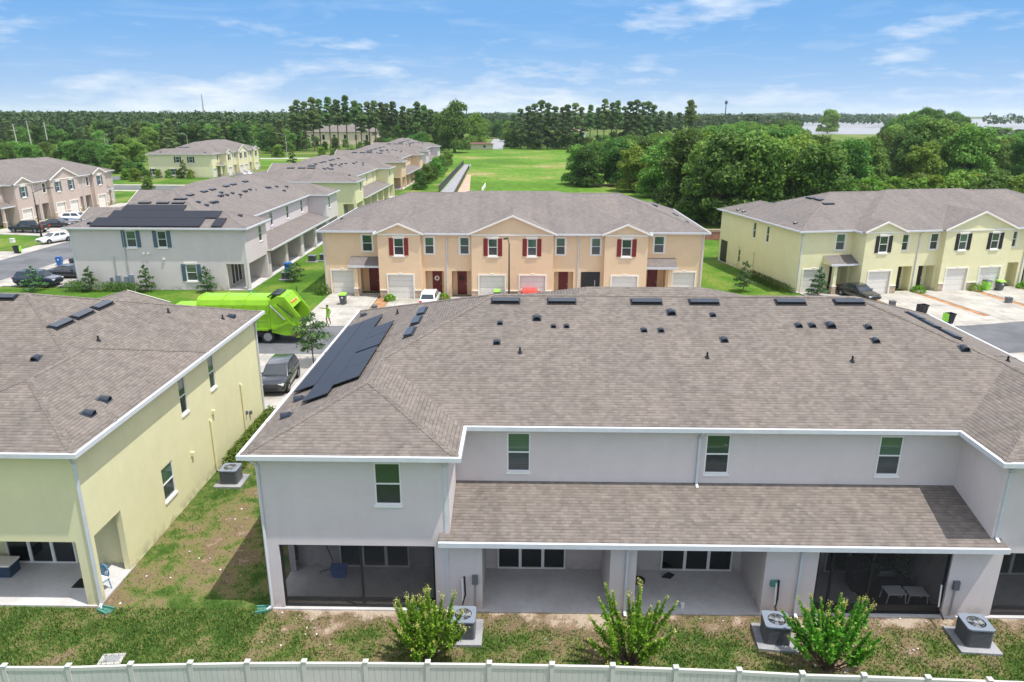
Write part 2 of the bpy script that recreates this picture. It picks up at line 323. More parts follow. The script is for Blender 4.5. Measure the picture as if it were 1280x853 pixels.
# ------------------------------------------------------------------ townhouses
EAVE = 5.40; S = 0.372; OV = 0.316; RB = 5.53       # eave height, slope, overhang, roof base at the drip edge
Z = Vector((0, 0, 1))
def frame(p0, p1):
    o = Vector((p0[0], p0[1], 0)); u = Vector((p1[0] - p0[0], p1[1] - p0[1], 0)); L = u.length; u.normalize()
    return (o, u, Vector((u.y, -u.x, 0))), L
def wall_seg(mb, p0, p1, z0, z1, holes, mat, inner=None):
    """a wall face with rectangular openings; hole = (a0,a1,b0,b1,depth,back?)"""
    F, L = frame(p0, p1)
    xs = sorted({0, L, *[h[0] for h in holes], *[h[1] for h in holes]}); zs = sorted({z0, z1, *[h[2] for h in holes], *[h[3] for h in holes]})
    for i in range(len(xs) - 1):
        for j in range(len(zs) - 1):
            cx = (xs[i] + xs[i + 1]) / 2; cz = (zs[j] + zs[j + 1]) / 2
            if cz < z0 or cz > z1: continue
            if any(h[0] < cx < h[1] and h[2] < cz < h[3] for h in holes): continue
            mb.fquad(F, xs[i], xs[i + 1], zs[j], zs[j + 1], 0, mat)
    o, u, n = F
    P = lambda a, b, c: o + u * a + Z * b - n * c
    for h in holes:
        a0, a1, b0, b1, d = h[:5]; im = inner or mat
        mb.face([P(a0, b0, 0), P(a0, b1, 0), P(a0, b1, d), P(a0, b0, d)], im)
        mb.face([P(a1, b1, 0), P(a1, b0, 0), P(a1, b0, d), P(a1, b1, d)], im)
        mb.face([P(a0, b1, 0), P(a1, b1, 0), P(a1, b1, d), P(a0, b1, d)], im)
        if b0 > 0.01: mb.face([P(a1, b0, 0), P(a0, b0, 0), P(a0, b0, d), P(a1, b0, d)], im)
        if len(h) > 5 and h[5]: mb.fquad(F, a0, a1, b0, b1, -d, im)
    return F
def window(par, F, a0, a1, b0, b1, d=0.07, trim=None, shut=None, header=False, label=None):
    mb = MB(); t = 0.045; bm = (b0 + b1) / 2
    for x0, x1, z0, z1 in ((a0, a0 + t, b0, b1), (a1 - t, a1, b0, b1), (a0 + t, a1 - t, b0, b0 + t), (a0 + t, a1 - t, b1 - t, b1)):
        mb.fbox(F, x0, x1, z0, z1, -d, -d + 0.05, M['frame'])
    mb.fbox(F, a0 + t, a1 - t, bm - 0.022, bm + 0.022, -d + 0.004, -d + 0.046, M['frame'])
    mb.fbox(F, a0 - 0.03, a1 + 0.03, b0 - 0.07, b0 - 0.003, -0.05, 0.045, M['trim'] if trim else M['frame'])
    if trim:
        w = 0.11
        mb.fbox(F, a0 - w, a0 - 0.002, b0 - 0.072, b1 + w, -0.01, 0.035, M['trim']); mb.fbox(F, a1 + 0.002, a1 + w, b0 - 0.072, b1 + w, -0.01, 0.035, M['trim'])
        mb.fbox(F, a0 - 0.002, a1 + 0.002, b1 + 0.002, b1 + w, -0.01, 0.034, M['trim'])
    if header: mb.fbox(F, a0 - 0.12, a1 + 0.12, b1 + 0.03, b1 + 0.20, -0.01, 0.06, M['trim'])
    if header: mb.fbox(F, a0 - 0.10, a1 + 0.10, b0 - 0.16, b0 - 0.072, -0.01, 0.07, M['trim'])
    w = mb.build('window', par)
    if label: w['label'] = label
    p = MB(); p.fquad(F, a0 + t, a1 - t, bm, b1 - t, -d + 0.022, M['glass_up']); p.fquad(F, a0 + t, a1 - t, b0 + t, bm, -d + 0.012, M['glass_lo'])
    p.build('pane', w)
    if shut:
        for s0, s1 in ((a0 - 0.40, a0 - 0.05), (a1 + 0.05, a1 + 0.40)):
            q = MB(); q.fbox(F, s0, s1, b0 - 0.02, b1 + 0.03, 0.003, 0.035, shut)
            n = 9
            for k in range(n):
                z = b0 + 0.05 + (b1 - b0 - 0.06) * k / n
                q.fbox(F, s0 + 0.04, s1 - 0.04, z, z + 0.07, 0.036, 0.05, shut)
            q.build('shutter', w)
    return w
def slider(par, F, a0, a1, b0, b1, n=3):
    mb = MB(); t = 0.05; w = (a1 - a0) / n
    mb.fbox(F, a0, a1, b0, b0 + t, 0.003, 0.06, M['frame']); mb.fbox(F, a0, a1, b1 - t, b1, 0.003, 0.06, M['frame'])
    for k in range(n + 1):
        x = a0 + w * k; mb.fbox(F, max(a0, x - t), min(a1, x + t), b0 + t, b1 - t, 0.004, 0.058, M['frame'])
    s = mb.build('sliding_door', par)
    p = MB(); p.fquad(F, a0 + 0.02, a1 - 0.02, b0 + 0.03, b1 - 0.03, 0.02, M['glass_dark']); p.build('pane', s)
def screen(par, F, a0, a1, b1, posts=(0.5,), kick=0.33):
    mb = MB(); t = 0.035
    for x in [a0 + t, a1 - t] + [a0 + (a1 - a0) * q for q in posts]: mb.fbox(F, x - t, x + t, 0.055, b1 - 0.001, -0.12, -0.06, M['blackv'])
    for z in (0.055, kick, b1 - 0.06): mb.fbox(F, a0 + 0.002, a1 - 0.002, z, z + 0.055, -0.118, -0.062, M['blackv'])
    s = mb.build('screen_frame', par)
    p = MB(); p.fquad(F, a0, a1, kick + 0.03, b1, -0.09, M['screen']); p.build('screen_mesh', s)
    p = MB(); p.fquad(F, a0, a1, 0.05, kick + 0.03, -0.09, M['kick']); p.build('kick_panel', s)
def garage(par, F, a0, a1, b1):
    mb = MB(); n = 4; h = b1 / n
    for k in range(n):
        mb.fbox(F, a0 + 0.01, a1 - 0.01, k * h + 0.006, (k + 1) * h - 0.006, -0.16, -0.125, M['garage'])
        for j in range(4):
            w = (a1 - a0) / 4; mb.fbox(F, a0 + w * j + 0.08, a0 + w * (j + 1) - 0.08, k * h + 0.10, (k + 1) * h - 0.10, -0.126, -0.117, M['garage'])
    g = mb.build('garage_door', par)
    t = MB(); w = 0.13
    t.fbox(F, a0 - w, a0 - 0.002, 0.0, b1 + w, -0.005, 0.04, M['trim']); t.fbox(F, a1 + 0.002, a1 + w, 0, b1 + w, -0.005, 0.04, M['trim'])
    t.fbox(F, a0 - 0.002, a1 + 0.002, b1 + 0.002, b1 + w, -0.005, 0.039, M['trim']); c = (a0 + a1) / 2
    t.fbox(F, c - 0.14, c + 0.14, b1 + w, b1 + w + 0.07, -0.005, 0.05, M['trim'])
    t.build('door_surround', g)
def door(par, F, a0, a1, b1, d, mat):
    mb = MB(); mb.fbox(F, a0, a1, 0.06, b1, -d + 0.003, -d + 0.05, mat)
    for k in range(2):
        for j in range(3):
            w = (a1 - a0) / 2; hh = (b1 - 0.1) / 3
            mb.fbox(F, a0 + w * k + 0.06, a0 + w * (k + 1) - 0.06, 0.12 + hh * j, 0.12 + hh * (j + 1) - 0.10, -d + 0.05, -d + 0.062, mat)
    o = mb.build('front_door', par)
    h = MB(); h.fbox(F, a1 - 0.09, a1 - 0.05, b1 * 0.45, b1 * 0.45 + 0.14, -d + 0.05, -d + 0.09, M['galv']); h.build('handle', o)
def poly_off(P, d):
    """offset a CCW polygon outwards by d"""
    out = []; n = len(P)
    for i in range(n):
        a, b, c = Vector(P[i - 1]), Vector(P[i]), Vector(P[(i + 1) % n])
        u = (b - a).normalized(); v = (c - b).normalized()
        n1 = Vector((u.y, -u.x)); n2 = Vector((v.y, -v.x))
        k = 1 + n1.dot(n2)
        out.append(b + (n1 + n2) * d / k if k > 0.1 else b + n1 * d)
    return [tuple(p) for p in out]
def ring(mb, P, d0, d1, z0, z1, m):
    A = poly_off(P, d0) if d0 else P; B = poly_off(P, d1); n = len(P)
    for i in range(n):
        j = (i + 1) % n
        mb.face([(*B[i], z0), (*B[j], z0), (*B[j], z1), (*B[i], z1)], m)
        mb.face([(*A[j], z0), (*A[i], z0), (*A[i], z1), (*A[j], z1)], m)
        mb.face([(*A[i], z1), (*B[i], z1), (*B[j], z1), (*A[j], z1)], m)
        mb.face([(*A[j], z0), (*B[j], z0), (*B[i], z0), (*A[i], z0)], m)
def hip(mb, x0, x1, y0, y1, z, s, mat, caps=True, lift=0.0):
    w, h = x1 - x0, y1 - y0; r = min(w, h) / 2; z += lift; zr = z + r * s
    A, B, Cc, D = (x0, y0, z), (x1, y0, z), (x1, y1, z), (x0, y1, z)
    if w >= h: p, q = (x0 + r, y0 + r, zr), (x1 - r, y0 + r, zr); fs = [[A, B, q, p], [B, Cc, q], [Cc, D, p, q], [D, A, p]]; hips = [(A, p), (B, q), (Cc, q), (D, p), (p, q)]
    else: p, q = (x0 + r, y0 + r, zr), (x0 + r, y1 - r, zr); fs = [[A, B, p], [B, Cc, q, p], [Cc, D, q], [D, A, p, q]]; hips = [(A, p), (B, p), (Cc, q), (D, q), (p, q)]
    for f in fs: mb.face(f, mat)
    if caps:
        cx, cy = (x0 + x1) / 2, (y0 + y1) / 2
        for a, b in hips:
            a, b = Vector(a), Vector(b); d = (b - a).normalized()
            sides = []
            hd = Vector((d.x, d.y, 0)).normalized(); sd = Vector((hd.y, -hd.x, 0))
            for sg in (1, -1):
                # direction in the roof face, away from the edge (down slope)
                k = S if abs(d.z) < 1e-4 else S / math.sqrt(2)
                t = (sd * sg - Z * k).normalized() if abs(d.z) < 1e-4 else (sd * sg - Z * (d.z / math.hypot(d.x, d.y)) ).normalized()
                sides.append(t)
            u = Z * 0.022
            for t in sides:
                mb.face([a + u, b + u, b + u * 0.75 + t * 0.13, a + u * 0.75 + t * 0.13], mat)
def hipz(x, y, rects):
    best = RB
    for x0, x1, y0, y1 in rects:
        d = min(x - x0, x1 - x, y - y0, y1 - y)
        if d > 0: best = max(best, RB + S * min(d, min(x1 - x0, y1 - y0) / 2))
    return best
def roof_axes(x, y, rects):
    e = 0.02
    dz = Vector(((hipz(x + e, y, rects) - hipz(x - e, y, rects)) / (2 * e), (hipz(x, y + e, rects) - hipz(x, y - e, rects)) / (2 * e)))
    up = Vector((dz.x, dz.y, dz.length_squared)).normalized() if dz.length > 1e-3 else Vector((0, 1, 0))
    n = Vector((-dz.x, -dz.y, 1)).normalized(); return up, n, up.cross(n)
def roof_items(par, rects, slots, domes, pipes):
    """slot vents, dome exhausts and pipe boots standing on the roof"""
    for x, y, w in slots:
        u, n, t = roof_axes(x, y, rects); c = Vector((x, y, hipz(x, y, rects)))
        mb = MB()
        mb.obox(c + n * 0.02, t * (w / 2 + 0.05), u * 0.21, n * 0.018, M['blackv'])
        v = [c + t * i * w / 2 + u * j + n * k for i in (-1, 1) for j, k in ((-0.15, 0.04), (-0.15, 0.13), (0.15, 0.09), (0.15, 0.03))]
        mb.mesh(v, [(0, 1, 2, 3), (7, 6, 5, 4), (1, 5, 6, 2), (3, 2, 6, 7)], M['bluev']); mb.mesh(v, [(0, 4, 5, 1)], M['blackv'])
        mb.build('roof_vent', par)
    for x, y, r in domes:
        u, n, t = roof_axes(x, y, rects); c = Vector((x, y, hipz(x, y, rects)))
        mb = MB(); mb.obox(c + n * 0.012, t * r * 1.25, u * r * 1.35, n * 0.01, M['bluev'])
        k = 9; prof = [(math.cos(a), math.sin(a)) for a in [math.pi * i / k for i in range(k + 1)]]
        lo = [c + t * a * r + n * (0.02 + b * r * 1.15) - u * r * 1.1 for a, b in prof]; hi = [c + t * a * r * 0.85 + n * (0.02 + b * r * 0.75) + u * r * 0.9 for a, b in prof]
        for i in range(k): mb.face([lo[i], lo[i + 1], hi[i + 1], hi[i]], M['bluev'])
        mb.face(hi, M['bluev']); mb.face([p + u * 0.05 for p in lo][::-1], M['blackv'])
        mb.build('exhaust_vent', par)
    for x, y in pipes:
        c = Vector((x, y, hipz(x, y, rects))); mb = MB(); mb.tube([c - Z * 0.05, c + Z * 0.21], 0.036, M['blackv'], 8)
        mb.tube([c - Z * 0.05, c + Z * 0.07], [0.11, 0.055], M['blackv'], 8); mb.build('vent_pipe', par)
def downspout(par, x, y, z0, z1, nx, ny, mat=None):
    mat = mat or M['gutter']; a = Vector((nx, ny, 0)); t = Vector((-ny, nx, 0)); p = Vector((x, y, 0)); mb = MB(); w = 0.042
    def seg(q0, q1):
        d = q1 - q0; L = d.length; d.normalize(); s = t; e = d.cross(s)
        mb.obox((q0 + q1) / 2, s * w, e * w * 0.8, d * (L / 2 + 0.01), mat)
    b = p + a * 0.05
    seg(b + Z * (z0 + 0.12), b + Z * (z1 - 0.34)); seg(b + Z * (z1 - 0.34), b + a * 0.27 + Z * (z1 - 0.02)); seg(b + Z * (z0 + 0.13), b + a * 0.16 + Z * (z0 + 0.05))
    mb.build('downspout', par)
def townhouse(label, loc, rz, wallk, shut, L=32.5, D1=15.3, wb=5.45, p=2.21, n_mid=4, detail=1, lan=None, sl=None, upw=None, bayw=(3.48, 4.28), sideW=(), sideE=(), lanW=False, lanE=False,
              screens=(), spouts=(), group='two-storey townhouse rows', front=True, doors=None, gables=True, cshift=0.0, sg=.42, slots=(), domes=(), pipes=(), baysl=(1.64, 4.04)):
    H = thing('townhouse', label, 'townhouse', loc, rz, group)
    wm = M[wallk]; k = L / 32.5; fa, fb, fc = 5.05 * k, 8.6 * k, 12.85 * k
    yE, yR, yB = D1, D1 + 1.1, D1 + 1.7
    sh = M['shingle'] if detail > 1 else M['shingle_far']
    W = MB()
    # --- rear
    um = (L - 2 * wb) / n_mid
    lan = lan or [(wb + um * i + (0.55 if i % 2 == 0 else 0.35), wb + um * (i + 1) - (0.35 if i % 2 == 0 else 0.55)) for i in range(n_mid)]
    sl = sl or [(a + 1.0, b - 0.7) for a, b in lan]
    upw = upw or [(wb + um * (i + 0.5) - 0.4, wb + um * (i + 0.5) + 0.4) for i in range(n_mid)]
    LT = 2.34; bl = (0.40, wb - 0.49)
    allb = [bl, *lan, (L - bl[1], L - bl[0])]; allsl = [baysl, *sl, (L - baysl[1], L - baysl[0])]
    wall_seg(W, (0, 0), (wb, 0), 0, EAVE, [(*bl, 0, LT, 0.2), (bayw[0], bayw[1], 3.76, 5.16, 0.09)], wm)
    wall_seg(W, (wb, 0), (L - wb, 0), 0, 2.62, [(a - wb, b - wb, 0, LT, 0.2) for a, b in lan], wm)
    wall_seg(W, (L - wb, 0), (L, 0), 0, EAVE, [(L - bl[1] - (L - wb), L - bl[0] - (L - wb), 0, LT, 0.2), (wb - bayw[1], wb - bayw[0], 3.76, 5.16, 0.09)], wm)
    wall_seg(W, (wb, 0), (wb, p), 2.4, EAVE, [], wm); wall_seg(W, (L - wb, p), (L - wb, 0), 2.4, EAVE, [], wm)
    wall_seg(W, (wb, p), (L - wb, p), 2.6, EAVE, [(a - wb, b - wb, 3.76, 5.16, 0.09) for a, b in upw], wm)
    # --- sides
    hW = [(D1 - y1, D1 - y0, z0, z1, 0.09) for y0, y1, z0, z1, _ in sideW] + ([(D1 - 1.88, D1 - 0.32, 0.0, 2.36, 0.2)] if lanW else [])
    hE = [(y0, y1, z0, z1, 0.09) for y0, y1, z0, z1, _ in sideE] + ([(0.32, 1.88, 0.0, 2.36, 0.2)] if lanE else [])
    FE = wall_seg(W, (L, 0), (L, D1), 0, EAVE, hE, wm); FW = wall_seg(W, (0, D1), (0, 0), 0, EAVE, hW, wm)
    # --- front, drawn from x = L down to 0
    F_ = []
    GT = 2.05
    def half(mir):
        X = (lambda x: x) if mir else (lambda x: L - x)
        def seg(xa, ya, xb, yb, holes):
            if mir: wall_seg(W, (xb, yb), (xa, ya), 0, EAVE, [(abs(xb - xa) - h[1], abs(xb - xa) - h[0], *h[2:]) for h in holes] if xa != xb else [], wm)
            else: wall_seg(W, (L - xa, ya), (L - xb, yb), 0, EAVE, holes, wm)
        dG = 0.16; dE = 0.95
        seg(0, yE, fa, yE, [(.6, 2.45, 0, GT, dG), (3.1, fa - 0.12, 0, 2.45, dE, True), (3.4 * k, 3.4 * k + .85, 3.75, 5.15, .09)])
        seg(fa, yE, fa, yB, [])
        seg(fa, yB, fb, yB, [(.75 * k, .75 * k + 2.1, 0, GT, dG), (1.35 * k, 1.35 * k + .8, 3.75, 5.15, .09)])
        seg(fb, yB, fb, yR, [])
        seg(fb, yR, fc, yR, [(.25, 1.85 * k, 0, 2.3, dE, True), (2.5 * k, fc - fb - .12, 0, 2.3, dE, True), (.3, 1.05, 3.75, 5.15, .09), (fc - fb - 1.0, fc - fb - .25, 3.75, 5.15, .09)])
        seg(fc, yR, fc, yB, [])
        seg(fc, yB, L / 2, yB, [(.65 * k, .65 * k + 2.1, 0, GT, dG), (1.4 * k, 1.4 * k + .75, 3.75, 5.15, .09)])
    half(False); half(True)
    if front:
        for mir in (False, True):
            def fr(xa, xb, y):   # frame along the viewer's left-to-right direction of this half
                return frame((L - xa, y), (L - xb, y))[0] if not mir else frame((xb, y), (xa, y))[0]
            def rng(a, b, ln): return (a, b) if not mir else (ln - b, ln - a)
            F = fr(0, fa, yE); garage(H, F, *rng(.6, 2.45, fa), GT); window(H, F, *rng(3.4 * k, 3.4 * k + .85, fa), 3.75, 5.15, trim=True)
            door(H, F, *rng(3.65, 4.5, fa), 2.1, 0.95, M['door_red'] if wallk == 'beige' else M['door_dark'])
            F = fr(fa, fb, yB); ln = fb - fa; garage(H, F, *rng(.75 * k, .75 * k + 2.1, ln), GT); window(H, F, *rng(1.35 * k, 1.35 * k + .8, ln), 3.75, 5.15, shut=shut, header=True)
            F = fr(fb, fc, yR); ln = fc - fb
            for a in (.3, ln - 1.0): window(H, F, *rng(a, a + .75, ln), 3.75, 5.15, trim=True)
            dm = M['door_red'] if wallk == 'beige' else M['door_dark']
            door(H, F, *rng(.75, 1.55, ln), 2.1, 0.95, dm)
            door(H, F, *rng(2.5 * k + .4, 2.5 * k + 1.2, ln), 2.1, 0.95, dm)
            F = fr(fc, L / 2, yB); ln = L / 2 - fc; garage(H, F, *rng(.65 * k, .65 * k + 2.1, ln), GT); window(H, F, *rng(1.4 * k, 1.4 * k + .75, ln), 3.75, 5.15, shut=shut, header=True)
            # stone wainscot with a pale cap beside the garages of the bays
            for (xa, xb, a, b) in ((fa, fb, .02, .75 * k - .14), (fa, fb, .75 * k + 2.24, fb - fa - .02), (fc, L / 2, .02, .65 * k - .14), (fc, L / 2, .65 * k + 2.24, L / 2 - fc - .02)):
                F = fr(xa, xb, yB); r = rng(a, b, xb - xa)
                if r[1] - r[0] > .05:
                    st = MB()
                    st.fbox(F, r[0], r[1], 0, .72, .003, .05, M['stone']); st.fbox(F, r[0] - .01, r[1] + .01, .722, .80, .003, .075, M['trim']); st.build('stone_wainscot', H)
            # little entrance porch at the end unit
            X = (lambda x: x) if mir else (lambda x: L - x)
            x0, x1 = sorted((X(2.35 * k), X(fa - 0.004))); pr = MB(); y0, y1 = yE + .004, yE + 1.25
            za, zb = 3.30, 2.72
            pr.face([(x0, y1, zb), (x0, y0, za), (x1, y0, za), (x1, y1, zb)], sh); pr.face([(x0, y0, 2.6), (x0, y1, 2.6), (x1, y1, 2.6), (x1, y0, 2.6)], M['trim'])
            pr.face([(x0, y0, 2.6), (x0, y0, za), (x0, y1, zb), (x0, y1, 2.6)], wm); pr.face([(x1, y0, 2.6), (x1, y1, 2.6), (x1, y1, zb), (x1, y0, za)], wm)
            po = pr.build('porch_roof', H, uv=True)
            g = MB(); g.box(x0 - .03, x1 - (.0 if not mir else .0), y1 + .002, y1 + .09, 2.58, 2.74, M['gutter']); g.build('gutter', po)
            cm = MB(); xc = X(2.95 * k); cm.box(xc - .16, xc + .16, yE + .85, yE + 1.15, .8, 2.598, wm); cm.box(xc - .2, xc + .2, yE + .81, yE + 1.19, 0, .72, M['stone']); cm.box(xc - .22, xc + .22, yE + .79, yE + 1.21, .722, .798, M['trim'])
            cm.build('porch_column', H)
    # --- gable fronts
    rects = [(-OV, L + OV, p - OV, yE + OV), (fa - OV + cshift, L - fa + OV + cshift, p - OV, yR + OV), (-OV, wb + OV, -OV, p + 7.0), (L - wb - OV, L + OV, -OV, p + 7.0)]
    R = MB()
    for i, r in enumerate(rects): hip(R, *r, RB, S, sh, caps=detail > 0 and i != 1, lift=(0, .004, .002, .002)[i])
    trims = []
    for xa, xb in (((fa, fb), (fc, L - fc), (L - fb, L - fa)) if gables else ()):
        gt = MB(); trims.append(gt)
        xm = (xa + xb) / 2; e = .3; hw = (xb - xa) / 2 + e; zt = RB + sg * hw; yf = yB + .22; yk = yR - hw * sg / S * 1.0 - 0.6
        for sx in (-1, 1):
            R.face([(xm + sx * hw, yf, RB + .01), (xm, yf, zt + .01), (xm, yk, zt + .01), (xm + sx * hw, yR - .4, RB + .01)], sh)
            a, b = Vector((xm + sx * hw, yf + .01, RB - .10)), Vector((xm, yf + .01, zt - .10))
            gt.face([a, b, b + Z * .15, a + Z * .15], M['trim']); gt.face([b - Vector((0, .22, 0)), a - Vector((0, .22, 0)), a, b], M['trim']); gt.face([a + Z * .15, b + Z * .15, b + Vector((0, -.05, .15)), a + Vector((0, -.05, .15))], M['trim'])
        W.face([(xm + hw - e, yB, EAVE), (xm - hw + e, yB, EAVE), (xm - hw + e, yB, RB + sg * e - .05), (xm, yB, zt - .05), (xm + hw - e, yB, RB + sg * e - .05)], wm)
        gt.box(xa, xb, yB + .003, yB + .05, EAVE + .01, EAVE + .14, M['trim'])
    W.build('wall', H)
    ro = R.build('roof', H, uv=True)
    for gt in trims: gt.build('gable_trim', ro)
    # eaves: gutter ring and soffit
    P = [(0, 0), (wb, 0), (wb, p), (L - wb, p), (L - wb, 0), (L, 0), (L, yE), (L - fa, yE), (L - fa, yB), (L - fb, yB), (L - fb, yR), (L - fc, yR), (L - fc, yB), (fc, yB), (fc, yR), (fb, yR), (fb, yB), (fa, yB), (fa, yE), (0, yE)]
    PR = [(0, 0), (wb, 0), (wb, p), (L - wb, p), (L - wb, 0), (L, 0), (L, yE), (L - fa, yE), (L - fa, yR), (fa, yR), (fa, yE), (0, yE)]
    g = MB(); ring(g, poly_off(PR, OV), 0, .10, EAVE, RB + .01, M['gutter']); g.build('gutter', H)
    s = MB(); s.face([(*q, EAVE + .012) for q in poly_off(PR, OV)][::-1], M['trim']); s.build('soffit', H)
    # rear porch roof
    pr = MB(); px0, px1 = wb - .30, L - wb + .30; za, zb, ye = 3.42, 2.75, -.37
    zat = lambda y: zb + (za - zb) * (y - ye) / (p - ye)
    a0, a1 = wb + .003, L - wb - .003
    pr.face([(px0, ye, zb), (px1, ye, zb), (px1, -.003, zat(-.003)), (px0, -.003, zat(-.003))], sh); pr.face([(a0, -.003, zat(-.003)), (a1, -.003, zat(-.003)), (a1, p - .002, za), (a0, p - .002, za)], sh)
    pr.face([(px0, -.003, 2.6), (px1, -.003, 2.6), (px1, ye, 2.6), (px0, ye, 2.6)], M['trim'])
    for x in (px0, px1): pr.face([(x, ye, 2.6), (x, -.003, 2.6), (x, -.003, zat(-.003)), (x, ye, zb)], M['trim'])
    po = pr.build('porch_roof', H, uv=True)
    g = MB(); g.box(px0 - .02, px1 + .02, ye - .10, ye - .002, 2.60, 2.755, M['gutter']); g.build('gutter', po)
    # lanai rooms: floor slab, back wall, ceiling, side walls
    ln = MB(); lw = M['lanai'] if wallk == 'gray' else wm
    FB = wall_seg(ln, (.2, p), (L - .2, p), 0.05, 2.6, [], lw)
    ln.face([(.01, .02, 2.55), (.01, p, 2.55), (L - .01, p, 2.55), (L - .01, .02, 2.55)], M['trim'])
    cur = 0.0
    gaps = [(allb[i][1], allb[i + 1][0]) for i in range(len(allb) - 1)]
    for a, b in gaps: ln.box(a + .002, b - .002, .2, p - .002, .05, 2.548, lw)
    ln.box(.2, allb[0][0] - .002, .2, p - .002, .05, 2.548, lw) if not lanW else None
    ln.box(allb[-1][1] + .002, L - .2, .2, p - .002, .05, 2.548, lw) if not lanE else None
    ln.build('lanai_wall', H)
    fl = MB(); fl.box(-.015, L + .015, -.06, p - .002, -.05, .05, M['lanai_slab']); fl.build('lanai_floor', H)
    for a, b in allsl: slider(H, FB, a - .2, b - .2, .08, 2.05 if wallk != 'yellow' else 2.0)
    FR = frame((0, 0), (L, 0))[0]
    for i, posts in screens: screen(H, FR, allb[i][0], allb[i][1], LT, posts)
    window(H, FR, bayw[0], bayw[1], 3.76, 5.16); window(H, FR, L - bayw[1], L - bayw[0], 3.76, 5.16)
    FM = frame((0, p), (L, p))[0]
    for a, b in upw: window(H, FM, a, b, 3.76, 5.16)
    for y0, y1, z0, z1, s_ in sideW: window(H, FW, D1 - y1, D1 - y0, z0, z1, shut=shut if s_ else None, header=bool(s_))
    for y0, y1, z0, z1, s_ in sideE: window(H, FE, y0, y1, z0, z1, shut=shut if s_ else None, header=bool(s_))
    for d in spouts: downspout(H, *d)
    if front:
        for x, y in ((fb + (fc - fb) * .5, yR), (L - fb - (fc - fb) * .5, yR), (.12, yE), (L - .12, yE)): downspout(H, x, y, 0, EAVE, 0, 1)
    roof_items(H, rects, slots, domes, pipes)
    return H, rects
def solar(par, rects, panels, axis, mat=None):
    """panels: (u0,u1,v0,v1) in plan on a roof face whose up-slope plan direction is +x ('x') , -x ('-x')"""
    for a0, a1, b0, b1 in panels:
        mb = MB(); xs = (a0, a1)
        z = lambda x: RB + S * (x + OV) + .10
        v = [(x, y, z(x) + dz) for dz in (0, .035) for y in (b0 + .003, b1 - .003) for x in (a0 + .003, a1 - .003)]
        mb.mesh(v, [(0, 2, 3, 1), (0, 1, 5, 4), (2, 6, 7, 3), (0, 4, 6, 2), (1, 3, 7, 5)], M['blackv']); mb.mesh(v, [(4, 5, 7, 6)], M['solar'])
        n = max(1, int(abs(b1 - b0) / .5))
        for y in (b0 + .2, b1 - .2):     # rail feet
            mb.box(a1 - .10, a1 - .04, y - .03, y + .03, z(a1) - .13, z(a1) - .002, M['blackv'])
        mb.build('solar_panel', par)
SUNS = []
# ---- the grey row in front
GO = (-7.88, 19.31, 0)
north_vents = [(9.41 - 2.21 + 3.3 * i, 14.5, 1.1) for i in range(3)]
Hg, rg = townhouse('large light grey townhouse row nearest to us, its lanais facing the white fence', GO, 0, 'gray', M['shut_black'], L=27.78, D1=15.6, wb=5.71, n_mid=3, detail=2,
    lan=[(6.68, 10.64), (11.45, 15.4), (17.0, 21.05)], sl=[(7.08, 9.4), (12.67, 15.09), (18.25, 20.68)], upw=[(7.4, 8.16), (13.86, 14.66), (19.45, 20.21)],
    screens=[(0, (0.52,)), (3, (0.12, 0.42)), (4, (0.5,))], lanW=True, gables=False, cshift=-1.05, sideW=[(4.7, 5.6, 1.0, 2.35, 0), (6.8, 7.45, 3.7, 5.1, 0), (9.6, 10.2, 3.7, 5.1, 0)],
    spouts=[(5.60, 0.06, 0, 5.4, 0, -1), (13.64, 2.21, 3.3, 5.4, 0, -1), (11.15, 0, 0, 2.66, 0, -1), (16.47, 0, 0, 2.66, 0, -1), (22.2, 0.05, 2.75, 5.4, 0, -1), (0.05, 0.0, 0, 5.4, -.8, -.6)],
    slots=[(7.2, 8.44, 1.05), (9.41, 8.44, 1.05), (12.74, 8.44, 1.15), (15.0, 8.45, 1.1), (18.39, 8.49, 1.1), (20.68, 8.51, 1.1), (3.55, 7.3, 1.0), (3.58, 8.9, 1.0), (3.62, 10.3, 1.0), (24.35, 10.3, 1.0), (24.3, 9.0, 1.0), (24.4, 7.75, 1.0)],
    domes=[(8.42, 7.38, .14), (9.04, 6.9, .085), (9.53, 6.91, .09), (13.6, 7.78, .15), (15.17, 7.65, .10), (12.41, 6.71, .10), (13.04, 6.71, .10), (15.27, 6.19, .12), (18.26, 7.05, .11), (18.77, 7.06, .11), (19.46, 7.07, .15), (20.83, 6.99, .11), (20.79, 6.21, .12), (23.8, 5.8, .14), (7.02, 7.07, .09), (6.94, 5.96, .11),
           (.36, 1.95, .14), (.34, 3.4, .14), (.25, 14.2, .13)],
    pipes=[(7.79, 5.4), (14.45, 5.22), (19.52, 5.07), (25.47, 5.82), (2.3, 11.75)])
pn = []
for k in range(5): pn.append((-.10, .67, 4.16 + 1.62 * k, 4.16 + 1.62 * (k + 1)))
for k in range(6): pn.append((.68, 1.55, 2.55 + 1.63 * k, 2.55 + 1.63 * (k + 1)))
for b in (3.28, 4.95, 6.78, 8.47): pn.append((1.55, 2.44, b, b + 1.66))
solar(Hg, rg, pn, 'x')
